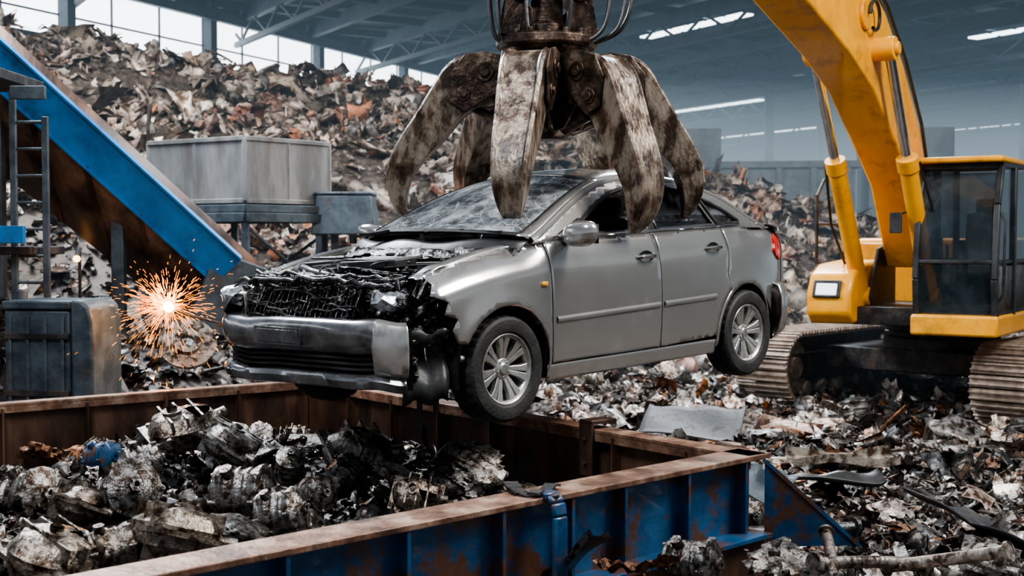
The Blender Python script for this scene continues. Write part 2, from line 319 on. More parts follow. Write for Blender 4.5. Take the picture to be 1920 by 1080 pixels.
# ---------------------------------------------------------------- layout
A=np.array([-1.70,10.87]);B=np.array([1.30,7.11]);D=A+5.0*np.array([-.787,-.616]);Cc=B+5.6*np.array([-.72,-.694])
BIN=[tuple(A),tuple(B),tuple(Cc),tuple(D)]
cen=(A+B+Cc+D)/4
BINX=[tuple(cen+(np.array(p)-cen)*1.07) for p in BIN]; BINI=[tuple(cen+(np.array(p)-cen)*.94) for p in BIN]
ridge=np.array([(-16,26,7.6),(-13,26,6.9),(-9.5,26.5,6.35),(-7.6,27,6.2),(-5.6,28,5.7),(-4.0,28.5,5.9),(-2.6,29,5.6),(-1.7,29.5,5.25),(-.3,30,4.8),(2,31,4.5),(4.2,31,3.8),(6.5,31,3.25),(8.5,31,2.5),(11,31,1.9),(14,31,1.5),(22,31,1.5)])
def wob(x,y,f,s): return np.sin(x*f+s+1.3*np.sin(y*f*.8+s*2))*np.cos(y*f*1.1-s+.9*np.sin(x*f*.7))
def H(x,y):
    x=np.asarray(x,float);y=np.asarray(y,float)
    h=.12+.05*wob(x,y,1.1,.3)+.05*wob(x,y,2.7,1.3)
    for cx,cy,sx,sy,a in((2.9,6.9,1.3,1.3,.28),(1.5,5.3,1.5,1.0,.48),(-5.6,12.6,1.6,1.3,1.15),(-3.4,13.5,1.6,1.4,.85),(-1.4,14.5,1.6,1.5,.4),(2.0,10.6,1.5,1.3,.2),(-8,14,2,2,1.2),(4.8,15.6,2.4,1.8,-.13)):
        h=h+a*np.exp(-((x-cx)/sx)**2-((y-cy)/sy)**2)
    best=np.full(np.broadcast(x,y).shape,-9.)
    for i in range(len(ridge)-1):
        p,q=ridge[i],ridge[i+1]; dx,dy=q[0]-p[0],q[1]-p[1]; t=np.clip(((x-p[0])*dx+(y-p[1])*dy)/(dx*dx+dy*dy),0,1)
        d=np.hypot(x-p[0]-t*dx,y-p[1]-t*dy); z=p[2]+(q[2]-p[2])*t-.55*d+.45*wob(x,y,.55,2)*np.clip(d/2,0,1)+.18*wob(x,y,1.9,4)
        best=np.maximum(best,z)
    return np.maximum(h,best)
nx,ny=150,170; xs=np.linspace(-24,28,nx);ys=np.linspace(-2,40,ny); X,Y=np.meshgrid(xs,ys,indexing='ij'); Z=H(X,Y)-.03
g=G(); g.v=[(float(a),float(b),float(c)) for a,b,c in zip(X.ravel(),Y.ravel(),Z.ravel())]
g.f=[(i*ny+j,(i+1)*ny+j,(i+1)*ny+j+1,i*ny+j+1) for i in range(nx-1) for j in range(ny-1)]
o=g.make('floor',m_ground,ang=180); o['kind']='structure'
g=G(); g.box((15,60,-.15),(140,120,.2)); o=g.make('floor_hall',m_wall); o['kind']='structure'
# ---------------------------------------------------------------- ground scrap
def sample(y0,y1,k,sz0,sz1,lx=-.47,rx=.45):
    P=[];S=[]
    for y in np.arange(y0,y1,.25):
        s=sz0+sz1*y; n=int(k*(rx-lx)*y*.25/s**2)+1
        yy=rng.uniform(y,y+.25,n); xx=yy*rng.uniform(lx,rx,n)
        P.append(np.stack([xx,yy],1)); S.append(s*rng.lognormal(0,.5,n))
    P=np.concatenate(P);S=np.concatenate(S); keep=np.array([not inpoly(p[0],p[1],BINX) for p in P]); P=P[keep];S=S[keep]
    z=H(P[:,0],P[:,1])+S*rng.uniform(-.05,.2,len(S)); return np.column_stack([P,z]),S
P,S=sample(4.3,20,1.75,.046,.0080)
o=stuff('scrap_litter',P,S,m_sg,.55,wF); lab(o,'shredded metal scrap scattered thickly over the yard floor','scrap metal',kind='stuff')
P,S=sample(20,31.5,2.3,.080,.0070,-.52,.5)
o=stuff('scrap_heap',P,S*1.1,m_sm,.75,wM); lab(o,'mountain of crumpled sheet metal and mixed scrap','scrap heap',kind='stuff')
tt=rng.uniform(0,len(ridge)-1.01,420); i0=tt.astype(int); fr=(tt-i0)[:,None]; Q=ridge[i0]*(1-fr)+ridge[i0+1]*fr; Q[:,1]+=rng.normal(0,.6,len(Q)); Q[:,2]=H(Q[:,0],Q[:,1])+rng.uniform(0,.2,len(Q))
o=stuff('scrap_crest',Q,rng.uniform(.25,.7,len(Q)),m_sm,.7,wM); lab(o,'large bent panels along the crest of the scrap mountain','scrap heap',kind='stuff')
def HB(x,y):
    h=.50+.08*wob(x,y,1.6,.5)
    for cx,cy,s,a in((-2.45,9.0,.75,.32),(-.75,9.0,.6,.15),(-.1,8.4,.5,.08),(-2.6,7.2,1.0,.15),(-1.2,6.8,.8,.06)): h=h+a*np.exp(-((x-cx)/s)**2-((y-cy)/s)**2)
    return h
nb=60; g=G()
def bil(u,v):
    p=(A*(1-u)+B*u)*(1-v)+(D*(1-u)+Cc*u)*v; p=cen+(p-cen)*.985; return (p[0],p[1],float(HB(p[0],p[1]))-.05)
g.grid(bil,nb,nb); o=g.make('scrap_bed',m_ground); lab(o,'compacted scrap with painted-in gap shade filling the steel bin','scrap metal',kind='stuff')
n=7500; xy=np.stack([rng.uniform(-5.2,1.2,n),rng.uniform(3.8,10.8,n)],1); xy=xy[[inpoly(p[0],p[1],BINI) for p in xy]]
S=.105*rng.lognormal(0,.4,len(xy)); o=stuff('scrap_load',np.column_stack([xy,HB(xy[:,0],xy[:,1])+S*rng.uniform(-.05,.3,len(S))]),S,m_sb,.8,wB)
lab(o,'tangled dark metal shreds filling the steel bin','scrap metal',kind='stuff')
def meshof(g,name,m,ang=40):
    o=g.make(name,m,ang=ang); return o
HI={'engine_casting':[meshof(a_cast(rng,28,True),'engine_casting',m_sbo) for _ in range(5)],
'gearbox_housing':[meshof(a_house(rng,16,True),'gearbox_housing',m_sbo) for _ in range(5)],
'crumpled_panel':[meshof(a_sheet(rng,14,.7,2.5,.9),'crumpled_panel',m_sgo,30) for _ in range(6)],
'crushed_lump':[meshof(a_wad(rng,32,18),'crushed_lump',m_sgo,25) for _ in range(6)],
'steel_pipe':[meshof(a_pipe(rng,14),'steel_pipe',m_sgo) for _ in range(3)],
'brake_disc':[meshof(a_disc(rng,28),'brake_disc',m_sbo)],
'steel_channel':[meshof(a_chan(rng,10),'steel_channel',m_sgo) for _ in range(2)]}
labs={'engine_casting':('ribbed cast metal engine part, oily and scuffed','engine part'),'gearbox_housing':('cast aluminium gearbox housing with bolt bosses','engine part'),'crumpled_panel':('crumpled sheet of torn car body metal','sheet metal'),'crushed_lump':('crushed and folded lump of scrap metal','scrap metal'),'steel_pipe':('straight steel pipe with end flanges','pipe'),'brake_disc':('worn round brake disc','brake disc'),'steel_channel':('bent steel channel section','steel bar')}
first=set(); placed=[]
def place(kind,x,y,z,s,rot,grp,sc=(1,1,1),lbl=None,m=None):
    src=random.choice(HI[kind])
    if src.name in first or m is not None:
        o=src.copy()
        if m is not None: o.data=src.data.copy(); o.data.materials[0]=m
        C.objects.link(o)
    else: o=src; first.add(src.name)
    o.location=(x,y,z);o.rotation_euler=rot;o.scale=(s*sc[0],s*sc[1],s*sc[2]); l,c=labs[kind]; lab(o,lbl or l,c,grp); placed.append((x,y,s)); return o
def wp(px,py,z):
    d=(2.2-z)*2400/(py-450); return (px-960)/2400*d,d
for px,py,z,s,k,rot in [(55,935,.74,.48,'engine_casting',(1.3,.3,.8)),(140,950,.76,.40,'gearbox_housing',(.4,.2,2)),(235,930,.80,.50,'engine_casting',(1.1,.3,.4)),(455,930,.79,.48,'engine_casting',(1.5,.1,1.3)),(525,965,.78,.36,'engine_casting',(1.3,.2,1.2)),(325,1010,.84,.50,'gearbox_housing',(.35,.15,2.2)),(100,1050,.80,.46,'gearbox_housing',(.3,.1,1)),(190,860,.86,.30,'engine_casting',(1.4,.1,.9)),(340,805,.97,.50,'gearbox_housing',(.2,-.2,.5)),(430,835,.91,.42,'gearbox_housing',(.5,.1,1.5)),(640,895,.78,.34,'engine_casting',(1.2,.4,2.6)),(675,850,.86,.50,'gearbox_housing',(.5,.2,.6)),(880,880,.78,.48,'crushed_lump',(.4,-.3,1.1)),(840,900,.74,.34,'gearbox_housing',(.6,-.5,1.1)),(540,880,.76,.32,'engine_casting',(.5,.2,0)),(780,935,.72,.30,'gearbox_housing',(.9,.2,0)),(590,930,.74,.32,'engine_casting',(1.1,.9,.3)),(740,890,.78,.36,'crushed_lump',(.4,.3,1)),(440,1000,.79,.34,'crushed_lump',(.3,.2,1)),(260,870,.87,.34,'engine_casting',(1.4,.5,2)),(70,860,.80,.34,'crushed_lump',(.3,.5,2)),(200,1040,.80,.34,'engine_casting',(1.4,.5,2))]:
    x,y=wp(px,py,z); place(k,x,y,z,s,rot,'engine parts in the steel bin',m=m_blue if (px,py)==(190,860) else None,lbl='dented blue painted motor housing' if px==190 else None)
key=list(placed); c=0; tries=0
while c<95 and tries<5000:
    tries+=1; x,y=rng.uniform(-4.0,1.1),rng.uniform(5.2,10.6)
    if abs(x)>.42*y or not inpoly(x,y,[tuple(cen+(np.array(p)-cen)*.9) for p in BIN]): continue
    if any(math.hypot(x-a,y-b_)<s_*.62 for a,b_,s_ in key): continue
    k=random.choice(['engine_casting','engine_casting','gearbox_housing','gearbox_housing','crushed_lump','crumpled_panel','crumpled_panel','steel_channel']); s=rng.uniform(.16,.30)
    place(k,x,y,float(HB(x,y))+s*.22,s,tuple(rng.uniform(-.8,.8,2))+(rng.uniform(0,6),),'engine parts in the steel bin',m=None); c+=1
c=0
while c<160:
    y=rng.uniform(5.6,15); x=y*rng.uniform(-.42,.41)
    if inpoly(x,y,BINX) or (y>12.6 and x>2.2) : continue
    k=random.choice(['engine_casting','crumpled_panel','crumpled_panel','crumpled_panel','crushed_lump','steel_pipe','steel_pipe','steel_channel','steel_channel','gearbox_housing']); s=rng.uniform(.14,.32)*(1.5 if k=='steel_pipe' else .65 if k in('engine_casting','gearbox_housing') else 1)
    place(k,x,y,float(H(x,y))+s*.2,s,tuple(rng.uniform(-.35,.35,2))+(rng.uniform(0,6),),'loose scrap pieces on the yard floor'); c+=1
for px,py,z,s,k,rot in [(1655,965,.46,.5,'crumpled_panel',(.1,.1,.4)),(1500,1000,.52,.8,'steel_pipe',(.05,.05,.35)),(1640,1060,.52,.8,'steel_pipe',(.1,.1,.5)),(1780,1055,.55,.7,'steel_pipe',(.1,.3,2.4)),(1560,1060,.55,.6,'steel_pipe',(.1,-.3,1.4)),(1300,1060,.70,.36,'engine_casting',(1.5,.1,1)),(1760,840,.42,.5,'crumpled_panel',(.1,.1,.4)),(1890,840,.42,.6,'crumpled_panel',(.2,.1,1.4)),(1510,830,.38,.45,'crumpled_panel',(.15,.05,2.4)),(1560,765,.38,.42,'crumpled_panel',(.5,.05,2.4)),(1080,1060,.70,.45,'steel_channel',(.1,.7,2.4)),(1200,1070,.70,.4,'crumpled_panel',(.2,.2,2.4)),(1860,1060,.50,.35,'gearbox_housing',(.2,.2,1)),(350,645,1.2,.55,'brake_disc',(.9,.3,0)),(1400,975,.54,.3,'engine_casting',(1.3,0,.4)),(1480,1050,.56,.45,'crumpled_panel',(.3,0,.4)),(1585,870,.38,.9,'steel_channel',(.1,0,.1))]:
    x,y=wp(px,py,z); place(k,x,y,z,s,rot,'loose scrap pieces on the yard floor')
for L_ in HI.values():
    for o in L_:
        if o.name not in first: bpy.data.objects.remove(o)
def slab(px,py,z,sx,sy,rot,l,m):
    x,y=wp(px,py,z); g=G()
    g.grid(lambda u,v:((u-.5)*sx,(v-.5)*sy,.02*math.sin(5*u+4*v)+.03*(u>.98)+.03*(v<.02)-.012*math.sin(17*u)*v),16,10)
    o=g.make('steel_plate',m,solid=.014,ang=60); o.location=(x,y,z); o.rotation_euler=rot; lab(o,l,'steel plate')
slab(1300,795,.44,.95,.6,(.40,.05,-.28),'flat rectangular dark grey steel plate lying on scrap',m_dgrey)
slab(1860,995,.56,.85,.6,(.25,.40,.5),'dark flat steel plate tilted on scrap',m_dsteel)
slab(1420,905,.46,.5,.35,(.5,.3,-.6),'dull grey steel plate leaning beside the bin',m_bsteel)
slab(1560,900,.40,.8,.22,(.15,.05,.1),'narrow black rubber strip lying on scrap',m_blackp)
# ---------------------------------------------------------------- steel bin
bn=empty('scrap_bin',(float(cen[0]),float(cen[1]),0),label='large open blue steel bin with rusty rim, full of engine parts',cat='bin')
def loc(p,z): return (p[0]-cen[0],p[1]-cen[1],z)
def wall(P0,P1,out,mi,mo,ribs_in,ribs_out,fl=.2):
    d=(P1-P0)/np.linalg.norm(P1-P0); Ln=np.linalg.norm(P1-P0); out=np.array(out)
    def q(s,o,z): p=P0+d*s+out*o; return loc(p,z)
    g=G(); g.beam(q(0,0,.5),q(Ln,0,.5),.03,.96); w=g.make('bin_wall',mi,bn,bevel=.004)
    g=G(); g.beam(q(-.1,0.0,1.0),q(Ln+.1,0.0,1.0),fl,.03); g.beam(q(-.1,-fl/2+.01,.97),q(Ln+.1,-fl/2+.01,.97),.02,.06); g.make('rim_flange',m_rust,bn,bevel=.005)
    if ribs_in:
        for s in np.arange(.1,Ln,.62): g=G(); g.beam(q(s,-.05,.1),q(s,-.05,.98),.012,.08,up=(out[0],out[1],0)); g.make('inner_rib',m_rusti,bn)
    if ribs_out:
        g=G(); g.beam(q(0,.025,.77),q(Ln,.025,.77),.012,.42); g.beam(q(0,.1,.58),q(Ln,.1,.58),.18,.025); g.make('outer_web',m_blue,bn,bevel=.003)
        g=G(); g.beam(q(0,.14,.28),q(Ln,.12,.28),.012,.58); g.make('lower_skirt',m_rusti,bn)
        for s in (.12,.62,1.12,1.5,1.95,2.5,3.1,3.8): g=G(); g.beam(q(s,.06,.58),q(s,.06,.985),.02,.085,up=(out[0],out[1],0)); g.make('outer_rib',m_blue,bn)
def nrm(P0,P1):
    d=(P1-P0)/np.linalg.norm(P1-P0); n=np.array([d[1],-d[0]])
    return n if np.dot((P0+P1)/2-cen,n)>0 else -n
wall(A,B,nrm(A,B),m_rusti,m_blue,True,False,.16); wall(B,Cc,nrm(B,Cc),m_rusti,m_blue,False,True,.22); wall(A,D,nrm(A,D),m_rusti,m_blue,True,False,.12); wall(D,Cc,nrm(D,Cc),m_rusti,m_blue,True,False,.12)
nBC=nrm(B,Cc); dBC=(Cc-B)/np.linalg.norm(Cc-B)
def qq(s,o,z): v=B+dBC*s+nBC*o; return loc(v,z)
g=G(); pts=[qq(1.66,.06,1.025),qq(1.66,.12,1.02),qq(1.66,.15,.99),qq(1.66,.165,.93),qq(1.66,.165,.3)]
for i in range(4): g.beam(pts[i],pts[i+1],.085,.03,up=(nBC[0],nBC[1],.3))
g.make('strap_bracket',m_blue,bn,bevel=.01)
g=G(); pts=[qq(1.62+.12*math.sin(3*t),-.20+.34*t,1.03+.02*math.sin(6*t)) for t in np.linspace(0,1,8)]
for i in range(7): g.beam(pts[i],pts[i+1],.07,.012)
pts=[qq(1.5+.25*t,-.02+.1*t,1.03+.012*math.sin(9*t)) for t in np.linspace(0,1,6)]
for i in range(5): g.beam(pts[i],pts[i+1],.06,.012)
g.make('webbing_strap',m_dsteel,bn)
g=G(); nAB=nrm(A,B); dAB=(B-A)/np.linalg.norm(B-A)
v=A+dAB*3.6
g.beam(loc(v-nAB*.1,.72),loc(v-nAB*.1,1.06),.12,.02,up=(nAB[0],nAB[1],0)); g.beam(loc(v-nAB*.11,1.06),loc(v+nAB*.1,1.06),.12,.025)
for z in(.8,.95): g.cyl(loc(v-nAB*.1,z),loc(v-nAB*.13,z),.015,seg=8)
g.make('clamp_plate',m_rusti,bn,bevel=.004)
g=G(); v0=qq(-.02,.12,.98);v1=qq(-.02,.12,.5);v2=loc(B+nBC*.12+np.array([.55,.05]),.5)
g.add([v0,v1,v2,tuple(np.array(v0)+(.01,.03,0)),tuple(np.array(v1)+(.01,.03,0)),tuple(np.array(v2)+(.01,.03,0))],[(0,1,2),(5,4,3),(0,3,4,1),(1,4,5,2),(2,5,3,0)]); g.beam(v0,v2,.06,.02); g.make('corner_gusset',m_blue,bn)
# ---------------------------------------------------------------- car
car=empty('car',(.23,9.03,1.165),(0,R(1.7),math.atan2(-.735,-.677)),'silver four-door sedan, hood missing and front smashed, held by grapple','car')
WX=[-2.10,-1.98,-1.8,-1.6,-1.3,-1,0,.9,1.3,1.6,1.8,1.98,2.12,2.2];WY=[.64,.73,.79,.825,.85,.862,.872,.870,.866,.862,.855,.84,.80,.74]
def yside(X,z,o=0):
    w=sm(WX,WY,X,.10); s=sm([.15,.25,.34,.5,.64,.8,.9,.98,1.05,1.12],[.93,.955,.978,.992,1.0,.997,.987,.967,.93,.89],z,.05)
    y=w*s
    for ax in(1.3,-1.3):
        d=math.hypot(X-ax,z-.315); y+=.012*math.exp(-((d-.38)/.075)**2)
    k=min(max((X-.85)/.25,0),1)
    if k>0:
        zt=ztop(X); u=min(max(1-(zt-z)/.16,0),1.2); y-=.12*u*u*k
    k=min(max((-X-1.3)/.3,0),1)
    if k>0:
        u=min(max(1-(1.09-z)/.14,0),1.2); y-=.08*u*u*k
    return y+o
def ztop(X): return sm([.7,.95,1.3,1.6,1.8,2.0,2.15],[1.06,1.045,1.005,.95,.90,.82,.74],X,.10)
def side(o=0): return lambda X,z:(X,yside(X,z,o),z)
ZX=[-1.95,-1.80,-1.65,-1.45,-1.2,-.9,-.5,-.2,.05,.25,.5,.75,1.0];ZZ=[1.075,1.085,1.125,1.225,1.335,1.415,1.455,1.452,1.425,1.375,1.28,1.165,1.045]
def zr(X): return sm(ZX,ZZ,X,.12)
def yg(X,z): return sm([-2.0,-1.8,-1.3,-.8,0,.8,1.1],[.64,.72,.775,.80,.808,.805,.78],X,.12)-.50*(z-1.045)-.18*max(0,z-1.3)
def gs(o=0): return lambda X,z:(X,yg(X,z)+o,z)
def arc(cx,cz,r,a0,a1,n=18): return [(cx+r*math.cos(R(a0+(a1-a0)*i/n)),cz+r*math.sin(R(a0+(a1-a0)*i/n))) for i in range(n+1)]
belt=lambda X: 1.05+.018*(-X+.9)
for sgn in(1,-1):
    mir=sgn<0
    xe=1.84 if not mir else 2.12
    top=[(x,ztop(x)) for x in np.linspace(xe,.905,18)]
    torn=[(1.70,.50),(1.74,.58),(1.70,.64),(1.80,.67),(1.77,.74),(1.88,.78),(1.83,.84)] if not mir else [(1.70,.50),(1.95,.55),(2.15,.66),(2.14,.73)]
    fen=[(.905,.22)]+arc(1.3,.315,.375,194.7,28)+torn+top
    panel('front_fender',fen,side(),m_paint,car,mirror=mir)
    panel('front_door',[(.895,.31),(.895,belt(.895)),(-.215,belt(-.215)),(-.225,.31)],side(),m_paint,car,mirror=mir)
    rd=[(-.235,.31),(-.225,belt(-.225)),(-1.065,belt(-1.065)),(-1.075,.93),(-1.04,.75)]+arc(-1.3,.315,.405,60,2,8)
    panel('rear_door',rd,side(),m_paint,car,mirror=mir)
    q=[(-.903,.24)]+arc(-1.3,.315,.398,0,57,8)+[(-1.05,.75),(-1.085,.93),(-1.075,belt(-1.075)),(-1.5,1.09),(-1.88,1.08),(-2.04,1.05),(-2.08,.9),(-2.05,.64),(-1.72,.62),(-1.70,.24)]+arc(-1.3,.315,.365,192,-8)
    panel('rear_quarter_panel',q,side(),m_paint,car,mirror=mir)
    panel('sill',[(.93,.20),(.93,.302),(-.91,.302),(-.91,.20)],side(-.005),m_paint,car,mirror=mir)
    panel('inner_door_shell',[(.93,.22),(.93,1.03),(-1.7,1.05),(-1.7,.6)]+arc(-1.3,.315,.43,110,0,8)+[(-.87,.22)],side(-.035),m_blackp,car,mirror=mir,step=.06)
    fw=[(.60,1.088),(.42,1.195),(.22,1.29),(.04,1.352),(-.13,1.383),(-.165,1.095)]
    rw=[(-.285,1.098),(-.262,1.388),(-.5,1.392),(-.75,1.366),(-.88,1.336),(-1.0,1.115)]
    qw=[(-1.055,1.118),(-.945,1.312),(-1.08,1.275),(-1.25,1.205),(-1.38,1.14),(-1.37,1.125)]
    outer=[(.99,1.042),(.5,belt(.5)),(-.2,belt(-.2)),(-1,belt(-1)),(-1.5,1.085),(-1.82,1.078)]+[(x,zr(x)-.004) for x in np.linspace(-1.75,.93,40)]
    panel('window_frame',outer,gs(),m_paint,car,holes=[fw,rw,qw],mirror=mir)
    for nm,h in(('side_window',fw),('side_window',rw),('quarter_window',qw)):
        if not (h is fw and not mir): panel(nm,h,gs(-.012),m_glass,car,step=.08,solid=0,mirror=mir)
        g=G(); g.tube([((p[0]),sgn*(yg(p[0],p[1])+.004),p[1]) for p in resamp(h,.05)],.015,6,closed=True); g.make('window_seal',m_blackp,car)
    panel('pillar_trim',[(-.165,1.09),(-.28,1.09),(-.258,1.395),(-.135,1.39)],gs(.006),m_blackp,car,mirror=mir)
    panel('mirror_triangle',[(.60,1.085),(.80,1.075),(.50,1.19),(.44,1.19)],gs(.006),m_blackp,car,mirror=mir)
    g=G(); g.tube([(x,sgn*(yg(x,zr(x))-.012),zr(x)-.004) for x in np.linspace(.98,-1.80,50)],.024,10); g.make('roof_rail',m_paint,car)
    g=G(); g.tube([(x,sgn*(yg(x,belt(x)+.02)+.012),belt(x)+.022) for x in np.linspace(.62,-1.36,20)],.009,6); g.make('belt_molding',m_chrome,car)
    for x0,x1 in((.86,-.20),(-.25,-.88)):
        g=G()
        def mf(u,v,x0=x0,x1=x1):
            x=x0+(x1-x0)*u; z=.575+.03*(.86-x)/1.7*1.2; a=(v-.5)*math.pi*.98; return (x,sgn*(yside(x,z)+.016*math.cos(a)),z+.02*math.sin(a))
        g.grid(mf,16,6); g.make('side_molding',m_paint,car)
    for hx,hz in((-.06,.925),(-.87,.955)):
        g=G(); y=yside(hx,hz); g.tube([(hx+.09,sgn*(y),hz-.004),(hx+.07,sgn*(y+.03),hz),(hx,sgn*(y+.042),hz+.004),(hx-.07,sgn*(y+.03),hz),(hx-.09,sgn*(y),hz-.004)],.013,8); h=g.make('door_handle',m_chrome,car)
        g=G(); M=Matrix.Translation((hx,sgn*(y+.006),hz))@Matrix.Rotation(R(-90*sgn),4,'X')@Matrix.Diagonal((1.9,1,1,1)); g.lathe([(.04,.004),(.036,.0),(.001,-.012)],M,20); g.make('handle_recess',m_blackp,h)
    g=G()
    def mirf(u,v):
        t=2*math.pi*u;f=math.pi*(v-.5); s=lambda c,e:math.copysign(abs(c)**e,c)
        return (.73+.075*s(math.cos(f),.8)*s(math.cos(t),.75)*(1 if math.cos(t)>0 else .5),sgn*(.965+.125*s(math.sin(f),.75)),1.095+.08*s(math.cos(f),.8)*s(math.sin(t),.75)+.01*math.sin(f))
    g.grid(mirf,20,12); mo=g.make('side_mirror',m_paint,car,ang=60)
    g=G(); g.beam((.70,sgn*.79,1.06),(.72,sgn*.88,1.06),.09,.035); g.box((.687,sgn*.965,1.095),(.01,.2,.12)); g.make('mirror_mount',m_blackp,mo,bevel=.006)
    for ax in(1.3,-1.3):
        g=G(); g.grid(lambda u,v:(ax+.385*math.cos(R(-12+204*u)),sgn*(.45+.385*v),.315+.385*math.sin(R(-12+204*u))),20,3); g.grid(lambda u,v:(ax+.385*v*math.cos(R(-12+204*u)),sgn*.46,.315+.385*v*math.sin(R(-12+204*u))),20,2); g.make('wheel_arch_liner',m_blackp,car)
    g=G(); xr=.95 if not mir else 1.2
    def fr_(u,v):
        x=.93+xr*u; y=yside(x,ztop(x)-.002); k=int(round(v*4)); return (x,sgn*(y-[0,.04,.10,.11,.115][k]),ztop(x)+[0,.010,.006,-.05,-.2][k]+(.008*math.sin(25*u) if u>.75 else 0))
    g.grid(fr_,30,4); g.make('fender_rail',m_paint,car,solid=.004)
    panel('tail_lamp',[(-1.78,.90),(-1.84,1.0),(-1.97,1.03),(-2.07,.98),(-2.07,.86),(-1.88,.83)],side(.008),m_red,car,mirror=mir,solid=.012)
g=G(); g.grid(lambda u,v:(.97+.05*(u-.5),yside(.97,.80)+.008,.80+.028*(v-.5)),2,2); g.make('side_marker',m_amber,car,solid=.01)
def T(X,v,o=0):
    z=zr(X);y=yg(X,z)-.012; c=sm([-2,-1.7,-1,-.3,.3,1],[.03,.035,.055,.06,.05,.04],X,.1); bx=sm([-1.9,-1.2,-.6,0,.5,1],[-.12,-.10,-.02,.05,.14,.24],X,.1)
    q=1-abs(v)**2.4; return (X+bx*q,v*y,z+.02+c*q-.014*(abs(v)>.99)+o)
g=G(); g.grid(lambda u,v:T(.10-1.05*u,-1+2*v),24,24); g.make('roof',m_paint,car,solid=.006,ang=60)
g=G(); g.grid(lambda u,v:T(.97-.86*u,-.93+1.86*v),20,24); g.make('windshield',m_ws,car,ang=60)
for s in(-1,1): g=G(); g.grid(lambda u,v:T(1.0-.92*u,s*(.92+.08*v),.003),20,3); g.make('windshield_pillar',m_paint,car,solid=.005,ang=60)
g=G(); g.grid(lambda u,v:T(.13-.035*u,-.94+1.88*v,.004),1,24); g.grid(lambda u,v:T(.99-.05*u,-.94+1.88*v,.004),1,24)
for s in(-1,1): g.grid(lambda u,v:T(.97-.86*u,s*(.90+.03*v),.005),20,1)
g.make('windshield_seal',m_blackp,car)
g=G(); g.grid(lambda u,v:T(-.98-.68*u,-.92+1.84*v),16,20); g.make('rear_window',m_glass,car,ang=60)
for s in(-1,1): g=G(); g.grid(lambda u,v:T(-.93-.82*u,s*(.90+.10*v),.001),24,3); g.make('rear_pillar',m_paint,car,ang=60)
g=G(); g.grid(lambda u,v:((-1.66-.42*u-.06*(1-(2*v-1)**2)*1),(-1+2*v)*(.71-.06*u),1.112-.012*u-.03*u**4+.012*(1-(2*v-1)**2)),10,20); g.grid(lambda u,v:(-2.08-.05*(1-(2*v-1)**2)-.03*math.sin(u*3),(-1+2*v)*(.65+.04*u),1.07-.45*u),10,20); g.make('trunk_lid',m_paint,car,solid=.006,ang=60)
def sweep(X0,Lx,W,sg,prof,t0,t1,n=56,ex=.72):
    def fn(u,v):
        t=R(t0+(t1-t0)*u); k=v*(len(prof)-1); i=min(int(k),len(prof)-2); f=k-i; o=prof[i][0]*(1-f)+prof[i+1][0]*f; z=prof[i][1]*(1-f)+prof[i+1][1]*f
        s=math.sin(t);c=math.cos(t); sag=(.010*math.sin(4*t)+.004*math.sin(11*t+1))*(sg>0); dn=(.006*math.sin(7*t+z*20)+.003*math.sin(17*t+z*31))*(sg>0)
        return (sg*(X0+(Lx+o)*abs(c)**ex)+dn,(W+o)*math.copysign(abs(s)**ex,s),z+sag)
    return fn,n,len(prof)-1
FE=.5
g=G(); g.grid(*sweep(1.72,.40,.84,-1,[(-.05,.66),(0,.64),(.03,.55),(.03,.42),(0,.30),(-.05,.24)],-88,88,ex=.72)); g.make('rear_bumper',m_paint,car,solid=.008,ang=60)
g=G(); g.grid(*sweep(1.66,.56,.90,1,[(-.12,.645),(-.05,.648),(-.01,.64),(.012,.615),(.022,.575),(.018,.53),(.006,.49),(-.015,.465),(-.05,.455)],-88,58,ex=FE)); g.grid(*sweep(1.66,.56,.90,1,[(-.06,.345),(-.005,.34),(.012,.315),(.0,.275),(-.07,.26)],-88,58,ex=FE)); g.make('front_bumper',m_bump,car,solid=.008,ang=50)
g=G()
for z in(.435,.405,.375): g.grid(*sweep(1.66,.53,.88,1,[(-.06,z+.008),(0,z+.006),(0,z-.006),(-.06,z-.010)],-80,54,ex=FE))
g.make('bumper_grille',m_blackp,car,ang=30)
g=G(); g.grid(*sweep(1.64,.45,.83,1,[(0,.62),(0,.27)],-85,58,ex=FE)); g.make('bumper_core',m_blackp,car)
g=G(); g.grid(*sweep(1.66,.565,.905,1,[(-.05,.65),(.008,.635),(.022,.60),(.028,.52),(.02,.44),(.012,.38),(-.01,.35)],34,59,14,ex=FE)); g.make('bumper_corner',m_alloy,car,solid=.008)
g=G(); g.box((2.236,-.10,.545),(.010,.44,.105)); g.box((2.242,-.10,.545),(.006,.38,.075)); g.make('plate_holder',m_bump,car,bevel=.003)
g=G(); g.grid(lambda u,v:(1.74+.24*v+.02*math.sin(9*u),.80-.12*v+.03*math.sin(7*u+2),.58-.40*u+.02*math.sin(11*v)),10,8); g.make('torn_liner',m_blackp,car,solid=.006)
for x,y,z0,z1 in((1.78,.62,.30,-.02),(1.72,.70,.34,.10)): g=G(); g.beam((x,y,z0),(x+.01,y-.01,z1),.035,.012); g.make('hanging_strap',m_blackp,car)
g=G(); g.box((0,0,.27),(3.5,1.05,.12)); g.box((0,0,.24),(1.7,1.55,.07)); g.cyl((-1.3,-.7,.315),(-1.3,.7,.315),.04); g.cyl((1.3,-.7,.315),(1.3,.7,.315),.035); g.cyl((-1.9,.3,.26),(1.0,.2,.22),.03,seg=10); g.make('underbody',m_gdark,car,bevel=.01)
g=G(); g.box((1.5,0,.56),(1.05,1.1,.04)); g.make('bay_tray',m_blackp,car); g=G(); g.box((.98,0,.72),(.05,1.3,.6)); g.make('firewall',m_blackp,car); g=G(); g.box((-1.45,0,.75),(.7,1.0,.6)); g.make('trunk_box',m_blackp,car)
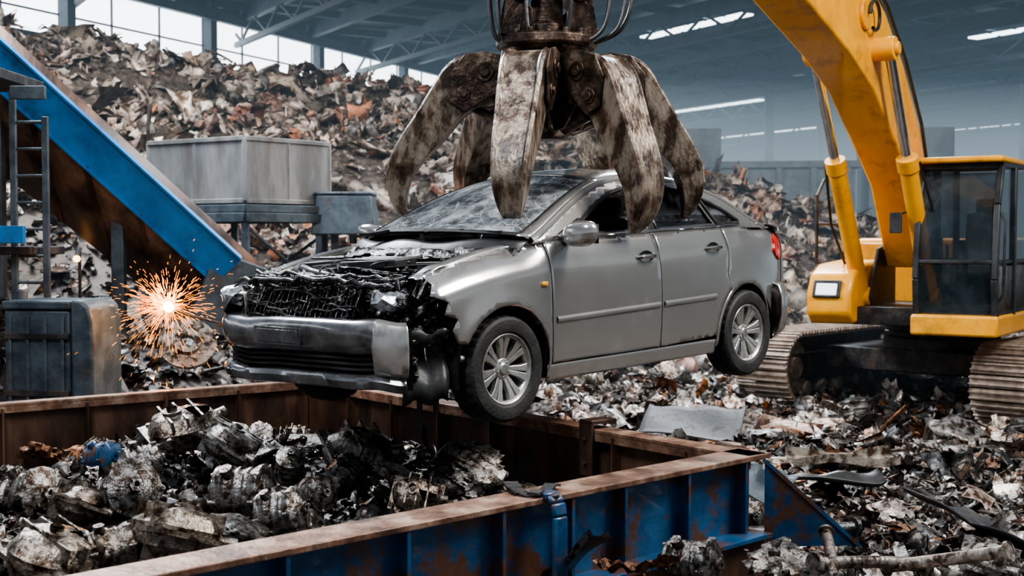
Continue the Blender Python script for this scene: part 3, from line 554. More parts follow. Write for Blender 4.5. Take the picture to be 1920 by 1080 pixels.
g=G(); g.grid(lambda u,v:((1.0+.10*u)+.24*(1-abs(2*v-1)**2.4),(-1+2*v)*.77,1.065-.035*u-.05*u*u+.01*math.sin(17*v)),4,24); g.make('cowl_panel',m_blackp,car,solid=.01)
for y0,y1,xx in((.1,.62,1.17),(-.5,.0,1.24)):
    g=G(); g.beam((xx,y0,1.105),(xx-.10,y1,1.115),.016,.02); g.beam((xx+.02,y0-.05,1.09),(xx-.03,(y0+y1)/2,1.13),.018,.016); g.cyl((xx+.02,y0-.05,1.05),(xx+.02,y0-.05,1.11),.025,seg=12); g.make('wiper',m_blackp,car)
r2=np.random.default_rng(3)
g=G(); J=r2.normal(0,.006,(41,6,3))
def hd(u,v):
    y=(-1+2*u)*.78; x=1.10+.24*(1-abs(2*u-1)**2.2)+.14*v+.02*math.sin(9*u)*v; j=J[int(round(u*40)),int(round(v*5))]
    return (x+j[0],y+j[1],1.03-.06*v-.03*abs(y)+.006*math.sin(14*u+3*v)+.006*math.sin(6*v+9*u)+j[2])
g.grid(hd,40,5,lambda u,v:v>.7 and math.sin(23*u)>.3); g.make('hood_remnant',m_bay,car,solid=.004,ang=30)
# engine bay
g=G(); g.box((1.42,.05,.74),(.42,.52,.26)); g.box((1.42,.05,.885),(.34,.46,.04)); 
for i in range(4): g.cyl((1.30,-.1+.1*i,.90),(1.30,-.1+.1*i,.93),.03,seg=12); g.cyl((1.5,-.12+.11*i,.86),(1.68,-.12+.11*i,.74),.028,seg=10)
g.cyl((1.28,-.2,.91),(1.28,.3,.91),.03,seg=12); g.make('engine_block',m_bay,car,bevel=.012)
g=G(); g.box((1.50,.05,.945),(.36,.46,.05),Euler((.04,.06,.1)).to_matrix()); 
for i in range(6): g.beam((1.36+.06*i,-.14,.975-.003*i),(1.36+.06*i,.24,.975-.003*i),.015,.02)
g.cyl((1.42,.0,.96),(1.42,.0,1.0),.035,seg=16); g.make('engine_cover',m_blackp,car,bevel=.018)
g=G(); g.box((1.42,.48,.83),(.28,.20,.20)); g.box((1.42,.48,.94),(.29,.21,.02)); g.cyl((1.36,.44,.94),(1.36,.44,.97),.015,seg=10); g.cyl((1.48,.52,.94),(1.48,.52,.97),.015,seg=10); g.make('battery',m_dgrey,car,bevel=.006)
g=G(); g.box((1.47,-.48,.88),(.36,.28,.15),Euler((.06,.05,.2)).to_matrix()); 
for i in range(4): g.box((1.36+.07*i,-.48,.965),(.02,.24,.015))
g.make('air_filter_box',m_blackp,car,bevel=.02)
g=G(); g.tube([(1.28,-.45,.92),(1.22,-.25,.95),(1.25,-.02,.95),(1.33,.12,.94)],.042,14); g.make('intake_duct',m_dgrey,car)
g=G(); g.tube([(1.66,-.48,.88),(1.78,-.42,.91),(1.86,-.22,.89),(1.86,.02,.86),(1.80,.22,.86)],.028,12); g.make('radiator_hose',m_blackp,car)
for y in(-.60,.60): g=G(); g.lathe([(.13,-.2),(.13,0),(.11,.02),(.05,.03),(.04,.05),(.001,.05)],Matrix.Translation((1.2,y,.94)),20); g.make('strut_tower',m_bay,car)
g=G(); g.box((1.94,-.08,.70),(.05,1.2,.34)); 
for i in range(32): g.box((1.975,-.66+.037*i,.70),(.02,.006,.3))
g.make('radiator',m_bay,car)
g=G()
for i in range(6):
    z=.63+.042*i; g.tube([(2.13-.02*i+r2.normal(0,.010)+.03*(1-(y/.8)**2),y,z+r2.normal(0,.009)-.03*abs(math.sin(4*y+i))) for y in np.linspace(-.62,.44,18)],.007,6)
for i in range(24):
    y=-.60+.045*i; g.tube([(2.12+.03*(1-(y/.8)**2)-.03*k+r2.normal(0,.005),y+r2.normal(0,.005),.62+.058*k) for k in range(5)],.004,5)
g.make('grille_frame',m_bay,car)
g=G(); g.tube([(2.02+.04*(1-(y/.8)**2)+r2.normal(0,.008),y,.872+r2.normal(0,.010)-.05*abs(y)) for y in np.linspace(-.80,.70,24)],.015,8); g.tube([(1.88+.06*(1-(y/.8)**2),y,.875+r2.normal(0,.010)) for y in np.linspace(-.76,.66,20)],.012,8); g.make('core_support',m_bay,car)
g=G()
for i in range(36):
    p0=Vector((r2.uniform(1.1,1.95),r2.uniform(-.7,.62),r2.uniform(.88,.94))); p1=p0+Vector((r2.normal(0,.25),r2.normal(0,.28),r2.normal(0,.02))); 
    p1.x=min(max(p1.x,1.05),2.0);p1.y=min(max(p1.y,-.72),.66)
    mid=(p0+p1)/2+Vector((r2.normal(0,.08),r2.normal(0,.08),r2.uniform(.0,.04))); g.tube([p0*(1-t)**2+mid*2*t*(1-t)+p1*t*t for t in np.linspace(0,1,10)],r2.uniform(.004,.010),6)
g.make('engine_hose',m_blackp,car)['kind']='stuff'
for i,(x,y,z,s,rot) in enumerate([(1.72,.14,.93,.46,(-.05,.12,1.9)),(1.78,-.52,.91,.46,(.05,.15,.9)),(1.24,.34,.98,.36,(.05,.08,2.6)),(1.90,.42,.83,.34,(.2,.4,1.2)),(1.68,.60,.91,.30,(.3,.1,.2)),(1.87,-.18,.90,.36,(0,.2,.3))]):
    g=a_sheet(np.random.default_rng(40+i),14,.75,.5); g.v=[(p[0],p[1],p[2]*.35) for p in g.v]; o=g.make('crumpled_sheet',m_bay,car,solid=.004,ang=25); o.location=(x,y,z-.02); o.rotation_euler=rot; o.scale=(s,s,s)
n=420; PX=np.column_stack([r2.uniform(1.15,2.08,n),r2.uniform(-.78,.66,n),np.zeros(n)]); PX[:,2]=.905-.13*np.clip(PX[:,0]-1.5,0,1)+r2.normal(0,.015,n)-.04*np.abs(PX[:,1])
o=stuff('engine_bay_debris',PX,r2.uniform(.03,.095,n),m_bay,.4,wE,parent=car); o['kind']='stuff'
n=170; PX=np.column_stack([r2.uniform(2.04,2.14,n),r2.uniform(-.84,.78,n),r2.uniform(.64,.86,n)]); PX[:,0]-=.28*np.abs(np.clip(PX[:,1],0,1))**2+.14*np.abs(PX[:,1])**4; PX[:,0]-=(PX[:,2]-.6)*.35
o=stuff('crushed_front_debris',PX,r2.uniform(.03,.08,n),m_bay,1.2,wE,parent=car); o['kind']='stuff'
n=140; PX=np.column_stack([r2.uniform(1.68,2.0,n),r2.uniform(.50,.80,n),r2.uniform(.32,.84,n)]); PX[:,0]-=.2*(PX[:,1]-.5); o=stuff('torn_wiring',PX,r2.uniform(.05,.13,n),m_bay,1.4,wE,parent=car); o['kind']='stuff'
for sgn in(1,-1):
    g=G(); cx,cy,cz,hs=(1.95,.56,.75,1) if sgn>0 else (2.02,-.78,.75,.95)
    r3=np.random.default_rng(5+sgn); J=r3.normal(0,.012,(13,9,3)); J[12]=J[0]
    g.grid(lambda u,v:(cx+hs*.10*math.cos(math.pi*(v-.5))*math.cos(2*math.pi*u)+J[int(round(u*12)),int(round(v*8)),0],cy+.12*math.sin(math.pi*(v-.5))+J[int(round(u*12)),int(round(v*8)),1],cz+hs*.07*math.cos(math.pi*(v-.5))*math.sin(2*math.pi*u)+J[int(round(u*12)),int(round(v*8)),2]),12,8)
    o=g.make('headlight',m_lens,car,ang=20); o['label']='smashed headlight with cracked clear lens'
for y in(.36,-.36):
    g=G(); g.box((.12,y,.62),(.5,.46,.16)); g.box((-.18,y,.90),(.12,.46,.56),Euler((0,R(-14),0)).to_matrix()); g.box((-.28,y,1.24),(.08,.24,.17),Euler((0,R(-10),0)).to_matrix()); g.make('front_seat',m_seat,car,bevel=.05)
g=G(); g.box((-.85,0,.6),(.5,1.2,.18)); g.box((-1.1,0,.9),(.14,1.2,.5),Euler((0,R(-18),0)).to_matrix()); g.make('rear_seat',m_seat,car,bevel=.05)
g=G(); g.box((.82,0,.92),(.36,1.4,.2)); g.make('dashboard',m_seat,car,bevel=.04); g=G(); g.box((0,0,.45),(2.0,1.4,.05)); g.make('cabin_floor',m_seat,car)
g=G(); M=Matrix.Translation((.55,.36,.95))@Matrix.Rotation(R(-65),4,'Y'); g.tube([M@Vector((.18*math.cos(t),.18*math.sin(t),0)) for t in np.linspace(0,2*math.pi,25)[:-1]],.014,8,closed=True)
for t in(0,2.1,4.2): g.beam(M@Vector((0,0,0)),M@Vector((.18*math.cos(t),.18*math.sin(t),0)),.03,.012)
g.make('steering_wheel',m_blackp,car)
# wheels
MY=Matrix.Rotation(R(-90),4,'X')
g=G(); seg=96
def tf(r,h,i,j,t):
    if r>.312 and (i%3==0) and abs(h)>.03: return r-.008
    return r
prof=[(.205,.085),(.225,.10),(.265,.108),(.292,.104),(.308,.092),(.315,.078),(.318,.06),(.318,.05),(.308,.048),(.308,.042),(.319,.040),(.319,.006),(.309,.004),(.309,-.004),(.319,-.006),(.319,-.04),(.308,-.042),(.308,-.048),(.318,-.05),(.315,-.078),(.292,-.104),(.265,-.108),(.225,-.10),(.205,-.085)]
g.lathe(prof,MY,seg,tf); tire=g.make('tire',m_rub,ang=25)
g=G(); g.lathe([(.205,-.085),(.19,-.08),(.185,.03),(.198,.07),(.213,.088),(.207,.094),(.196,.086),(.188,.07)],MY,56)
g.lathe([(.001,.070),(.030,.070),(.036,.062),(.062,.056),(.070,.045),(.070,.0)],MY,28)
for k in range(7):
    ac=2*math.pi*k/7
    for s in(-1,1):
        a0=ac+s*.20; a1=ac+s*.145
        def sp_(r_,a,w_,y_): 
            return [(r_*math.cos(a)-w_*math.sin(a),y_,r_*math.sin(a)+w_*math.cos(a)),(r_*math.cos(a)+w_*math.sin(a),y_,r_*math.sin(a)-w_*math.cos(a))]
        secs=[(.05,a0,.010,.052),(.09,ac+s*.165,.0135,.060),(.14,a1,.0165,.070),(.197,ac+s*.165,.025,.078)]
        vs=[]
        for r_,a,w_,y_ in secs:
            p,q_=sp_(r_,a,w_,y_); p2,q2_=sp_(r_,a,w_*1.25,y_-.03); vs+=[p,q_,q2_,p2]
        fs=[]
        for i in range(3):
            for j in range(4): fs.append((i*4+j,i*4+(j+1)%4,(i+1)*4+(j+1)%4,(i+1)*4+j))
        g.add(vs,fs)
for k in range(5): a=2*math.pi*k/5; g.cyl((.047*math.cos(a),.05,.047*math.sin(a)),(.047*math.cos(a),.064,.047*math.sin(a)),.008,seg=8)
wh=g.make('wheel',m_alloy,bevel=.003)
g=G(); g.lathe([(.06,.0),(.145,.0),(.145,-.022),(.06,-.022)],MY,36); g.box((.12,-.01,0),(.07,.06,.12)); g.lathe([(.001,-.05),(.186,-.05)],MY,30); bd=g.make('brake_disc',m_disc)
first_w=True
for x,s,rz in((1.3,1,.315),(-1.3,1,.315),(1.3,-1,.315),(-1.3,-1,.315)):
    if first_w: w=wh;t_=tire;d_=bd;first_w=False
    else:
        w=wh.copy();t_=tire.copy();d_=bd.copy(); [C.objects.link(q) for q in(w,t_,d_)]
    w.parent=car;t_.parent=w;d_.parent=w; w.location=(x,s*.765,rz); w.rotation_euler=(0,.25 if x>0 else .6,0 if s>0 else math.pi)
# ---------------------------------------------------------------- grapple
GX,GY,GZ=.24,8.9,2.95
gr=empty('grapple',(GX,GY,GZ),label='heavy orange-peel scrap grapple with worn curved steel claws',cat='grapple')
def cr(a,b,c,d,f): return .5*((2*b)+(-a+c)*f+(2*a-5*b+4*c-d)*f*f+(-a+3*b-3*c+d)*f**3)
def tine(az,op):
    st=[((.26,.46),(.22,.17),.10),((.42,.50),(.36,.16),.13),((.57,.485),(.47,.14),.145),((.69,.40),(.56,.07),.148),((.78,.24),(.63,-.03),.144),((.87,.06),(.71,-.14),.136),((.965,-.11),(.80,-.25),.128),((1.03,-.28),(.865,-.36),.118),((1.035,-.43),(.89,-.46),.102),((.99,-.56),(.895,-.55),.075),((.91,-.645),(.885,-.63),.036)]
    n=len(st);fine=[]
    for i in range(n-1):
        for k in range(4):
            f=k/4; P_=[st[max(i-1,0)],st[i],st[i+1],st[min(i+2,n-1)]]
            fine.append(((cr(*[p[0][0] for p in P_],f),cr(*[p[0][1] for p in P_],f)),(cr(*[p[1][0] for p in P_],f),cr(*[p[1][1] for p in P_],f)),max(.01,cr(*[p[2] for p in P_],f))))
    fine.append(st[-1])
    g=G(); vs=[];m=8
    for (o_,i_,w) in fine:
        ox,oz=o_;ix,iz=i_; L_=lambda t:(ox+(ix-ox)*t,oz+(iz-oz)*t)
        for y,t in((-w,.03),(-w*.84,-.03),(-w*.70,.02),(w*.70,.02),(w*.84,-.03),(w,.03),(w*.88,1),(-w*.88,1)):
            p=L_(t); vs.append((p[0],y,p[1]))
    fs=[]
    for a in range(len(fine)-1):
        for b_ in range(m): fs.append((a*m+b_,a*m+(b_+1)%m,(a+1)*m+(b_+1)%m,(a+1)*m+b_))
    fs+=[tuple(range(m))[::-1],tuple(range((len(fine)-1)*m,len(fine)*m))]
    g.add(vs,fs)
    t=g.make('claw',m_grap,gr,bevel=.004,ang=22)
    piv=Vector((.30,0,.36)); Mx=Matrix.Rotation(az,4,'Z')@Matrix.Translation(piv)@Matrix.Rotation(R(-op),4,'Y')@Matrix.Translation(-piv)
    t.matrix_local=Mx
    for px_,pz,r_ in((.43,.38,.066),(.56,.22,.050)):
        g=G(); g.cyl((px_,-.175,pz),(px_,.175,pz),r_,seg=22); g.cyl((px_,-.19,pz),(px_,.19,pz),r_*.6,seg=6); g.make('pivot_pin',m_gdark,t,bevel=.005)
    for s in(-1,1):
        g=G(); g.prismY([(.26,.49),(.42,.52),(.57,.49),(.66,.36),(.65,.16),(.54,.10),(.38,.22),(.26,.26)],s*.148,s*.164); g.make('claw_cheek',m_gside,t,bevel=.004)
TIN=((180,5),(255,-1),(315,-7),(5,4),(66,13),(122,8))
for az,op in TIN: tine(R(az),op)
g=G(); g.lathe([(.001,-.06),(.12,-.06),(.17,-.02),(.20,.06),(.17,.12),(.17,.34),(.24,.40),(.28,.44),(.28,.50),(.001,.50)],None,36)
for k,_ in TIN:
    M=Matrix.Rotation(R(k),4,'Z')
    for s in(-1,1): g.prismY([(.10,-.02),(.24,.0),(.36,.14),(.44,.30),(.42,.42),(.12,.46)],s*.085-.014,s*.085+.014,M)
g.make('hub',m_gdark,gr,bevel=.006)
for k,_ in TIN:
    M=Matrix.Rotation(R(k),4,'Z'); g=G(); g.cyl(M@Vector((.16,0,.02)),M@Vector((.38,0,.10)),.055,seg=14); g.cyl(M@Vector((.36,0,.09)),M@Vector((.54,0,.18)),.03,seg=12); g.make('claw_cylinder',m_gdark,gr)
g=G(); g.lathe([(.001,.56),(.33,.56),(.35,.58),(.35,.63),(.33,.645),(.001,.645)],None,40)
for k in range(16): a=2*math.pi*k/16; g.cyl((.31*math.cos(a),.31*math.sin(a),.63),(.31*math.cos(a),.31*math.sin(a),.675),.02,seg=6)
g.lathe([(.25,.48),(.30,.58)],None,32); g.make('mounting_flange',m_gdark,gr,bevel=.004)
Mz=Matrix.Rotation(R(6),4,'Z')
g=G(); g.lathe([(.15,.62),(.15,.72),(.11,.75),(.11,.90),(.07,.92),(.07,1.5)],None,30)
for sx_ in(-1,1):
    for sy_ in(-1,1):
        g.beam(Mz@Vector((sx_*.27,sy_*.15,.63)),Mz@Vector((sx_*.20,sy_*.13,1.05)),.055,.13); g.beam(Mz@Vector((sx_*.20,sy_*.13,1.03)),Mz@Vector((sx_*.24,sy_*.13,1.55)),.06,.14)
    g.prismY([(sx_*.34,.64),(sx_*.30,.80),(sx_*.22,.90),(sx_*.12,.82),(sx_*.10,.64)],-.17,-.14,Mz); g.prismY([(sx_*.34,.64),(sx_*.30,.80),(sx_*.22,.90),(sx_*.12,.82),(sx_*.10,.64)],.14,.17,Mz)
    g.cyl(Mz@Vector((sx_*.2,-.20,.95)),Mz@Vector((sx_*.2,.20,.95)),.085,seg=24); g.cyl(Mz@Vector((sx_*.2,-.235,.95)),Mz@Vector((sx_*.2,.235,.95)),.045,seg=14)
g.beam(Mz@Vector((-.26,-.14,1.10)),Mz@Vector((.26,-.14,1.10)),.04,.09); g.beam(Mz@Vector((-.26,.14,1.10)),Mz@Vector((.26,.14,1.10)),.04,.09); g.cyl(Mz@Vector((0,-.22,1.28)),Mz@Vector((0,.22,1.28)),.12,seg=28); g.cyl(Mz@Vector((0,-.25,1.28)),Mz@Vector((0,.25,1.28)),.06,seg=16); g.make('upper_bracket',m_gdark,gr,bevel=.005)
for k,(x0,r_,d) in enumerate(((.30,.20,0),(.28,.26,.05),(.25,.15,-.05),(-.30,-.08,.04),(-.28,-.05,-.03),(.1,.05,-.1),(-.1,-.04,-.08))):
    g=G()
    pts=[Vector((x0*.75,d-.12,.62)),Vector((x0+r_*.2,d-.14,.60)),Vector((x0+r_*.9,d-.14,.70)),Vector((x0+r_*1.15,d-.12,.95)),Vector((x0+r_*.7,d-.1,1.25)),Vector((x0*.6,d-.05,1.5))]
    out=[]
    for i in range(len(pts)-1):
        a,b_,c_,d_=pts[max(i-1,0)],pts[i],pts[i+1],pts[min(i+2,len(pts)-1)]
        for j in range(6): out.append(cr(a,b_,c_,d_,j/6))
    g.tube(out,.015,8); g.make('hydraulic_hose',m_blackp,gr)
# ---------------------------------------------------------------- excavator
fx,fy=GX-4.9,GY-16; yaw=math.atan2(fy,fx)
ex=empty('excavator',(4.9,16,0),(0,0,yaw),'yellow crawler excavator with curved boom and glazed cab on dusty tracks','excavator')
def tz(g,poly,y0,y1): return g.prismY(poly,y0,y1)
g=G(); bot=[(-.15,1.85),(.18,2.3),(.55,2.85),(1.3,3.35),(2.1,3.85),(2.9,4.15),(4.6,4.62),(6.2,5.7)]; top=[(6.3,6.1),(4.6,5.55),(3.2,5.25),(2.35,5.02),(1.7,4.75),(1.0,4.25),(.3,3.55),(-.12,2.9),(-.42,2.2),(-.45,1.9)]
tz(g,bot+top,-.26,.26); boom=g.make('boom',m_yel,ex,bevel=.025)
for s in(-1,1):
    g=G(); g.cyl((2.1,s*.25,4.28),(2.1,s*.50,4.28),.13,seg=24); g.cyl((2.1,s*.50,4.28),(2.1,s*.54,4.28),.07,seg=16); g.make('boom_pin',m_yel,boom,bevel=.008)
    g=G(); g.cyl((2.45,s*.26,4.62),(2.45,s*.30,4.62),.17,seg=28); g.make('access_cap',m_yel,boom,bevel=.008)
for off in(.0,.07): g=G(); g.tube([(x-.03,.20+off,z+.06) for x,z in [(-.2,2.5),(-.05,2.95),(.3,3.55),(1.0,4.25),(1.7,4.75),(2.35,5.02),(3.2,5.25),(4.6,5.55)]],.022,8); g.make('boom_hose',m_blackp,boom)
g=G(); g.tube([(2.3+.16*math.cos(t),.33,4.62+.16*math.sin(t)) for t in np.linspace(0,5.2,18)],.02,8); g.make('hose_loop',m_blackp,boom)
g=G(); tz(g,[(5.5,6.1),(6.0,6.7),(6.5,6.75),(8.75,4.65),(8.65,4.35),(8.3,4.35),(6.2,5.6)],-.2,.2); g.cyl((8.49,-.28,4.45),(8.49,.28,4.45),.08); g.make('arm',m_yel,ex,bevel=.02)
for s in(-1,1):
    y=s*.42; a=Vector((2.1,y,4.28));b_=Vector((.35,y,1.5)); j=a+(b_-a)*.43
    g=G(); g.cyl(j,b_,.105,seg=24); g.cyl(j-(b_-a)*.02,j+(b_-a)*.03,.125,seg=24); g.cyl((b_[0],y-.12,b_[2]),(b_[0],y+.12,b_[2]),.12); c_=g.make('boom_cylinder',m_yel,ex,bevel=.006)
    g=G(); g.cyl(a,j,.055,seg=18); g.cyl((a[0],y-.07,a[2]),(a[0],y+.07,a[2]),.10); g.make('piston_rod',m_chrome,c_)
    g=G(); k0=j+Vector((-.02,s*.13,0)); g.tube([k0,k0+(b_-a)*.25+Vector((0,s*.08,0)),b_+Vector((0,s*.14,.2))],.018,6); g.make('cylinder_hose',m_blackp,c_)
g=G(); g.box((-1.1,.2,1.28),(3.6,2.3,.22)); tz(g,[(-.6,1.3),(.3,1.3),(.45,1.5),(.1,2.1),(-.6,2.2)],-.32,-.28); tz(g,[(-.6,1.3),(.3,1.3),(.45,1.5),(.1,2.1),(-.6,2.2)],.28,.32); g.make('upper_frame',m_dsteel,ex,bevel=.01)
g=G(); tz(g,[(-.3,1.18),(.82,1.18),(.95,1.30),(.95,1.55),(.82,1.78),(.55,1.9),(-.3,1.95)],-.92,-.36); fb=g.make('side_toolbox',m_yel,ex,bevel=.04)
Rl=Euler((0,R(-20),0)).to_matrix()
g=G(); g.box((.955,-.66,1.60),(.03,.26,.15),Rl); g.make('work_light',em('lamp_lens',(.85,.9,.95),.8),fb,bevel=.012)
g=G(); g.box((.92,-.66,1.60),(.06,.34,.22),Rl); g.make('lamp_bezel',m_cabf,fb,bevel=.01)
g=G(); g.box((-2.2,.2,1.75),(2.2,2.4,.95)); g.box((-3.2,.2,1.65),(.5,2.5,1.1)); g.make('engine_housing',m_yel,ex,bevel=.08)
g=G(); g.box((-2.0,-1.005,1.74),(1.0,.02,.6)); g.make('engine_vent',m_dsteel,ex)
g=G(); g.cyl((-2.2,-.4,2.2),(-2.2,-.4,2.6),.07); g.make('exhaust_pipe',m_dsteel,ex)
g=G(); pts=[(.75,-.86,1.9),(.75,-.86,2.75),(.5,-.86,2.95),(-.2,-.86,2.95),(-.3,-.86,1.95)]; g.tube(pts,.022,8); g.tube([(.75,-.86,2.4),(-.25,-.86,2.4)],.018,8); g.make('handrail',m_dsteel,ex)
# cab
y0,y1=.42,1.36; prof=[(-.75,1.3),(1.02,1.3),(1.08,1.75),(.98,2.6),(.80,3.05),(-.70,3.10)]
g=G(); 
def post(pa,pb,w=.07): g.beam(pa,pb,w,w)
for y in(y0+.03,y1-.03):
    for i in range(len(prof)): a=prof[i];b_=prof[(i+1)%len(prof)]; post((a[0],y,a[1]),(b_[0],y,b_[1]))
    post((.25,y,1.3),(.20,y,3.05),.09); post((1.07,y,1.95),(-.75,y,1.95),.05)
for a in (prof[0],prof[1],prof[4],prof[5]): post((a[0],y0+.03,a[1]),(a[0],y1-.03,a[1]))
post((1.06,y0,1.95),(1.06,y1,1.95),.045)
cf=g.make('cab_frame',m_cabf,ex,bevel=.01)
g=G(); g.box((.12,(y0+y1)/2,3.12),(1.75,.98,.07)); g.box((-.1,(y0+y1)/2,3.16),(.9,.6,.06)); g.make('cab_roof',m_yel,cf,bevel=.025)
g=G(); g.box((.15,(y0+y1)/2,1.22),(1.95,.98,.24)); g.make('cab_base',m_yel,cf,bevel=.03)
m_cg=mat('cab_glass',two((.015,.024,.03),(.05,.07,.085)),1.2,metal=.2,rough=.04,bump=0,alpha=.72,rr=.02)
def quad(nm,ps,m=m_cg,so=0):
    g=G(); g.add(ps,[tuple(range(len(ps)))]); return g.make(nm,m,cf,solid=so)
g=G(); g.add([(1.05,y0+.05,1.97),(1.05,y1-.05,1.97),(.98,y1-.05,2.6),(.98,y0+.05,2.6),(.80,y1-.05,3.03),(.80,y0+.05,3.03)],[(0,1,2,3),(3,2,4,5)]); g.make('front_window',m_cg,cf,ang=60); quad('lower_window',[(1.02,y0+.05,1.34),(1.02,y1-.05,1.34),(1.07,y1-.05,1.93),(1.07,y0+.05,1.93)])
for y in(y0+.02,y1-.02):
    quad('door_window' if y>1 else 'side_window',[(1.03,y,1.97),(.96,y,2.6),(.79,y,3.02),(.22,y,3.03),(.23,y,1.97)]); quad('side_window',[(.18,y,1.97),(.18,y,3.03),(-.68,y,3.06),(-.72,y,1.97)])
    quad('door_panel',[(1.03,y,1.33),(1.06,y,1.9),(-.72,y,1.9),(-.72,y,1.33)],m_dgrey,.008)
quad('rear_panel',[(-.74,y0,1.33),(-.74,y1,1.33),(-.74,y1,2.2),(-.74,y0,2.2)],m_cabf,.01)
quad('rear_window',[(-.74,y0,2.2),(-.74,y1,2.2),(-.7,y1,3.05),(-.7,y0,3.05)])
g=G(); g.box((-.1,.9,1.85),(.5,.5,.16)); g.box((-.36,.9,2.2),(.14,.48,.7),Euler((0,R(-8),0)).to_matrix()); g.box((-.42,.9,2.62),(.1,.28,.18)); g.box((.3,.62,1.8),(.3,.12,.3)); g.box((.3,1.18,1.8),(.3,.12,.3)); g.make('operator_seat',m_grey,cf,bevel=.04)
g=G(); g.beam((.7,.9,1.35),(.62,.9,2.05),.05,.05); g.cyl((.35,.62,1.9),(.38,.62,2.15),.02); g.cyl((.35,1.18,1.9),(.38,1.18,2.15),.02); g.box((.7,.55,2.1),(.04,.2,.26)); g.make('control_lever',m_blackp,cf)
g=G(); g.tube([(1.03,y1+.01,1.5),(1.05,y1+.06,1.6),(1.0,y1+.06,2.4),(.98,y1+.01,2.5)],.016,8); g.make('grab_rail',m_cabf,cf)
g=G(); g.beam((.99,y0-.02,2.55),(1.1,y0-.16,2.5),.02,.02); g.box((1.1,y0-.2,2.4),(.03,.14,.24)); g.make('cab_mirror',m_cabf,cf,bevel=.006)
# tracks
tyaw=math.atan2(-.73,-.68)-yaw
TC=Vector((-1.39,.107,0)); MT=Matrix.Translation(TC)@Matrix.Rotation(tyaw,4,'Z')
hl=1.45; rr_=.45; gy=1.6
def tp(s):
    per=4*hl+2*math.pi*rr_; s%=per
    if s<2*hl: return (-hl+s,0.05+2*rr_,0)
    s-=2*hl
    if s<math.pi*rr_: a=math.pi/2-s/rr_; return (hl+rr_*math.cos(a),.05+rr_+rr_*math.sin(a),s/rr_)
    s-=math.pi*rr_
    if s<2*hl: return (hl-s,.05,math.pi)
    s-=2*hl; a=-math.pi/2-s/rr_; return (-hl+rr_*math.cos(a),.05+rr_+rr_*math.sin(a),math.pi+s/rr_)
per=4*hl+2*math.pi*rr_; ns=56
for s in(-1,1):
    yc=s*gy; g=G()
    for k in range(ns):
        x,z,a=tp(k*per/ns); Rm=Matrix.Rotation(a,3,'Y'); g.box(Vector((x,yc,z)),(per/ns*.86,.78,.03),Rm)
        for dx in(-.04,.035): off=Rm@Vector((dx,0,.03)); g.box(Vector((x,yc,z))+off,(.018,.78,.04),Rm)
    ch=g.make('track',m_track,ex); ch.matrix_local=MT
    g=G(); path=[tp(i*per/80) for i in range(80)]; zc=.05+rr_
    tz(g,[(x*.99,(z-zc)*.84+zc) for x,z,a in path],yc-.10,yc+.10); tz(g,[(-hl,.34),(hl,.34),(hl+.1,.5),(hl,.68),(-hl,.68),(-hl-.1,.5)],yc-.22,yc+.22)
    q=g.make('track_frame',m_dsteel,ch,bevel=.01)
    for x in(-hl,hl): g=G(); g.cyl((x,yc-.2,zc),(x,yc+.2,zc),.37,seg=32); g.cyl((x,yc-.27,zc),(x,yc+.27,zc),.15,seg=24); g.make('drive_wheel',m_track,ch,bevel=.01)
    for x in np.linspace(-1.1,1.1,6): g=G(); g.cyl((x,yc-.24,.2),(x,yc+.24,.2),.1,seg=18); g.make('track_roller',m_track,ch,bevel=.01)
g=G(); g.box((0,0,.62),(1.5,2.6,.3)); g.box((.4,0,.55),(.4,2.9,.2)); g.box((-.4,0,.55),(.4,2.9,.2)); g.cyl((0,0,.75),(0,0,.92),.75,seg=40); g.cyl((0,0,.92),(0,0,1.0),.68,seg=40); g.cyl((0,0,1.0),(0,0,1.18),.74,seg=40); o=g.make('undercarriage',m_dsteel,ex,bevel=.015); o.matrix_local=MT
# ---------------------------------------------------------------- conveyor
O=Vector((-3.4,14.5,0)); cv=empty('conveyor',O,label='inclined blue steel scrap conveyor with rusty trough',cat='conveyor')
pL=Vector((-3.22,14.55,1.85)); pH=Vector((-7.8,12.4,6.50)); d=(pH-pL).normalized(); side_=Vector((.25,1,0)).normalized(); up_=d.cross(side_).normalized(); up_=up_ if up_.z>0 else -up_
g=G(); g.beam(pL-O,pH-O,.05,.42,up=up_); g.beam(pL-O+up_*.215-side_*.02,pH-O+up_*.215-side_*.02,.09,.03,up=up_); g.beam(pL-O-up_*.21-side_*.02,pH-O-up_*.21-side_*.02,.09,.03,up=up_); g.make('side_beam',m_blue2,cv,bevel=.005)
g=G(); a_=pL-up_*.20;b_=pH-up_*.20; dn=Vector((.0,1.1,-1.35)); g.add([a_-O,b_-O,b_+dn-O,a_+dn*.7-O],[(0,1,2,3)]); g.add([a_+dn*.7-O,b_+dn-O,b_+side_*1.6-O,a_+side_*1.6-O],[(0,1,2,3)])
for k in range(9):
    p=a_+(b_-a_)*(k+.5)/9; g.beam(p-O,p+dn*(.7+.3*(k+.5)/9)-O,.05,.05)
g.make('trough',m_rusti,cv,solid=.02)
for t in(.30,.55): 
    g=G(); p=pL+(pH-pL)*t+side_*.6; g.beam((p.x-O.x,p.y-O.y,0),(p.x-O.x,p.y-O.y,p.z-.5),.14,.14); g.make('support_leg',m_bsteel,cv,bevel=.01)
g=G(); g.box((.02,.5,1.55),(.7,1.0,.9),Euler((0,R(20),R(20))).to_matrix(),.9); g.box((.0,.5,.7),(.5,.8,1.0)); g.make('tail_box',m_bsteel,cv,bevel=.02)
ld=empty('ladder',(-4.5,12,0),label='blue steel access ladder beside the conveyor',cat='ladder')
for x,h in((-.16,3.6),(.14,3.35)): g=G(); g.beam((x,0,0),(x,0,h),.045,.06); g.make('rail',m_bsteel,ld,bevel=.006)
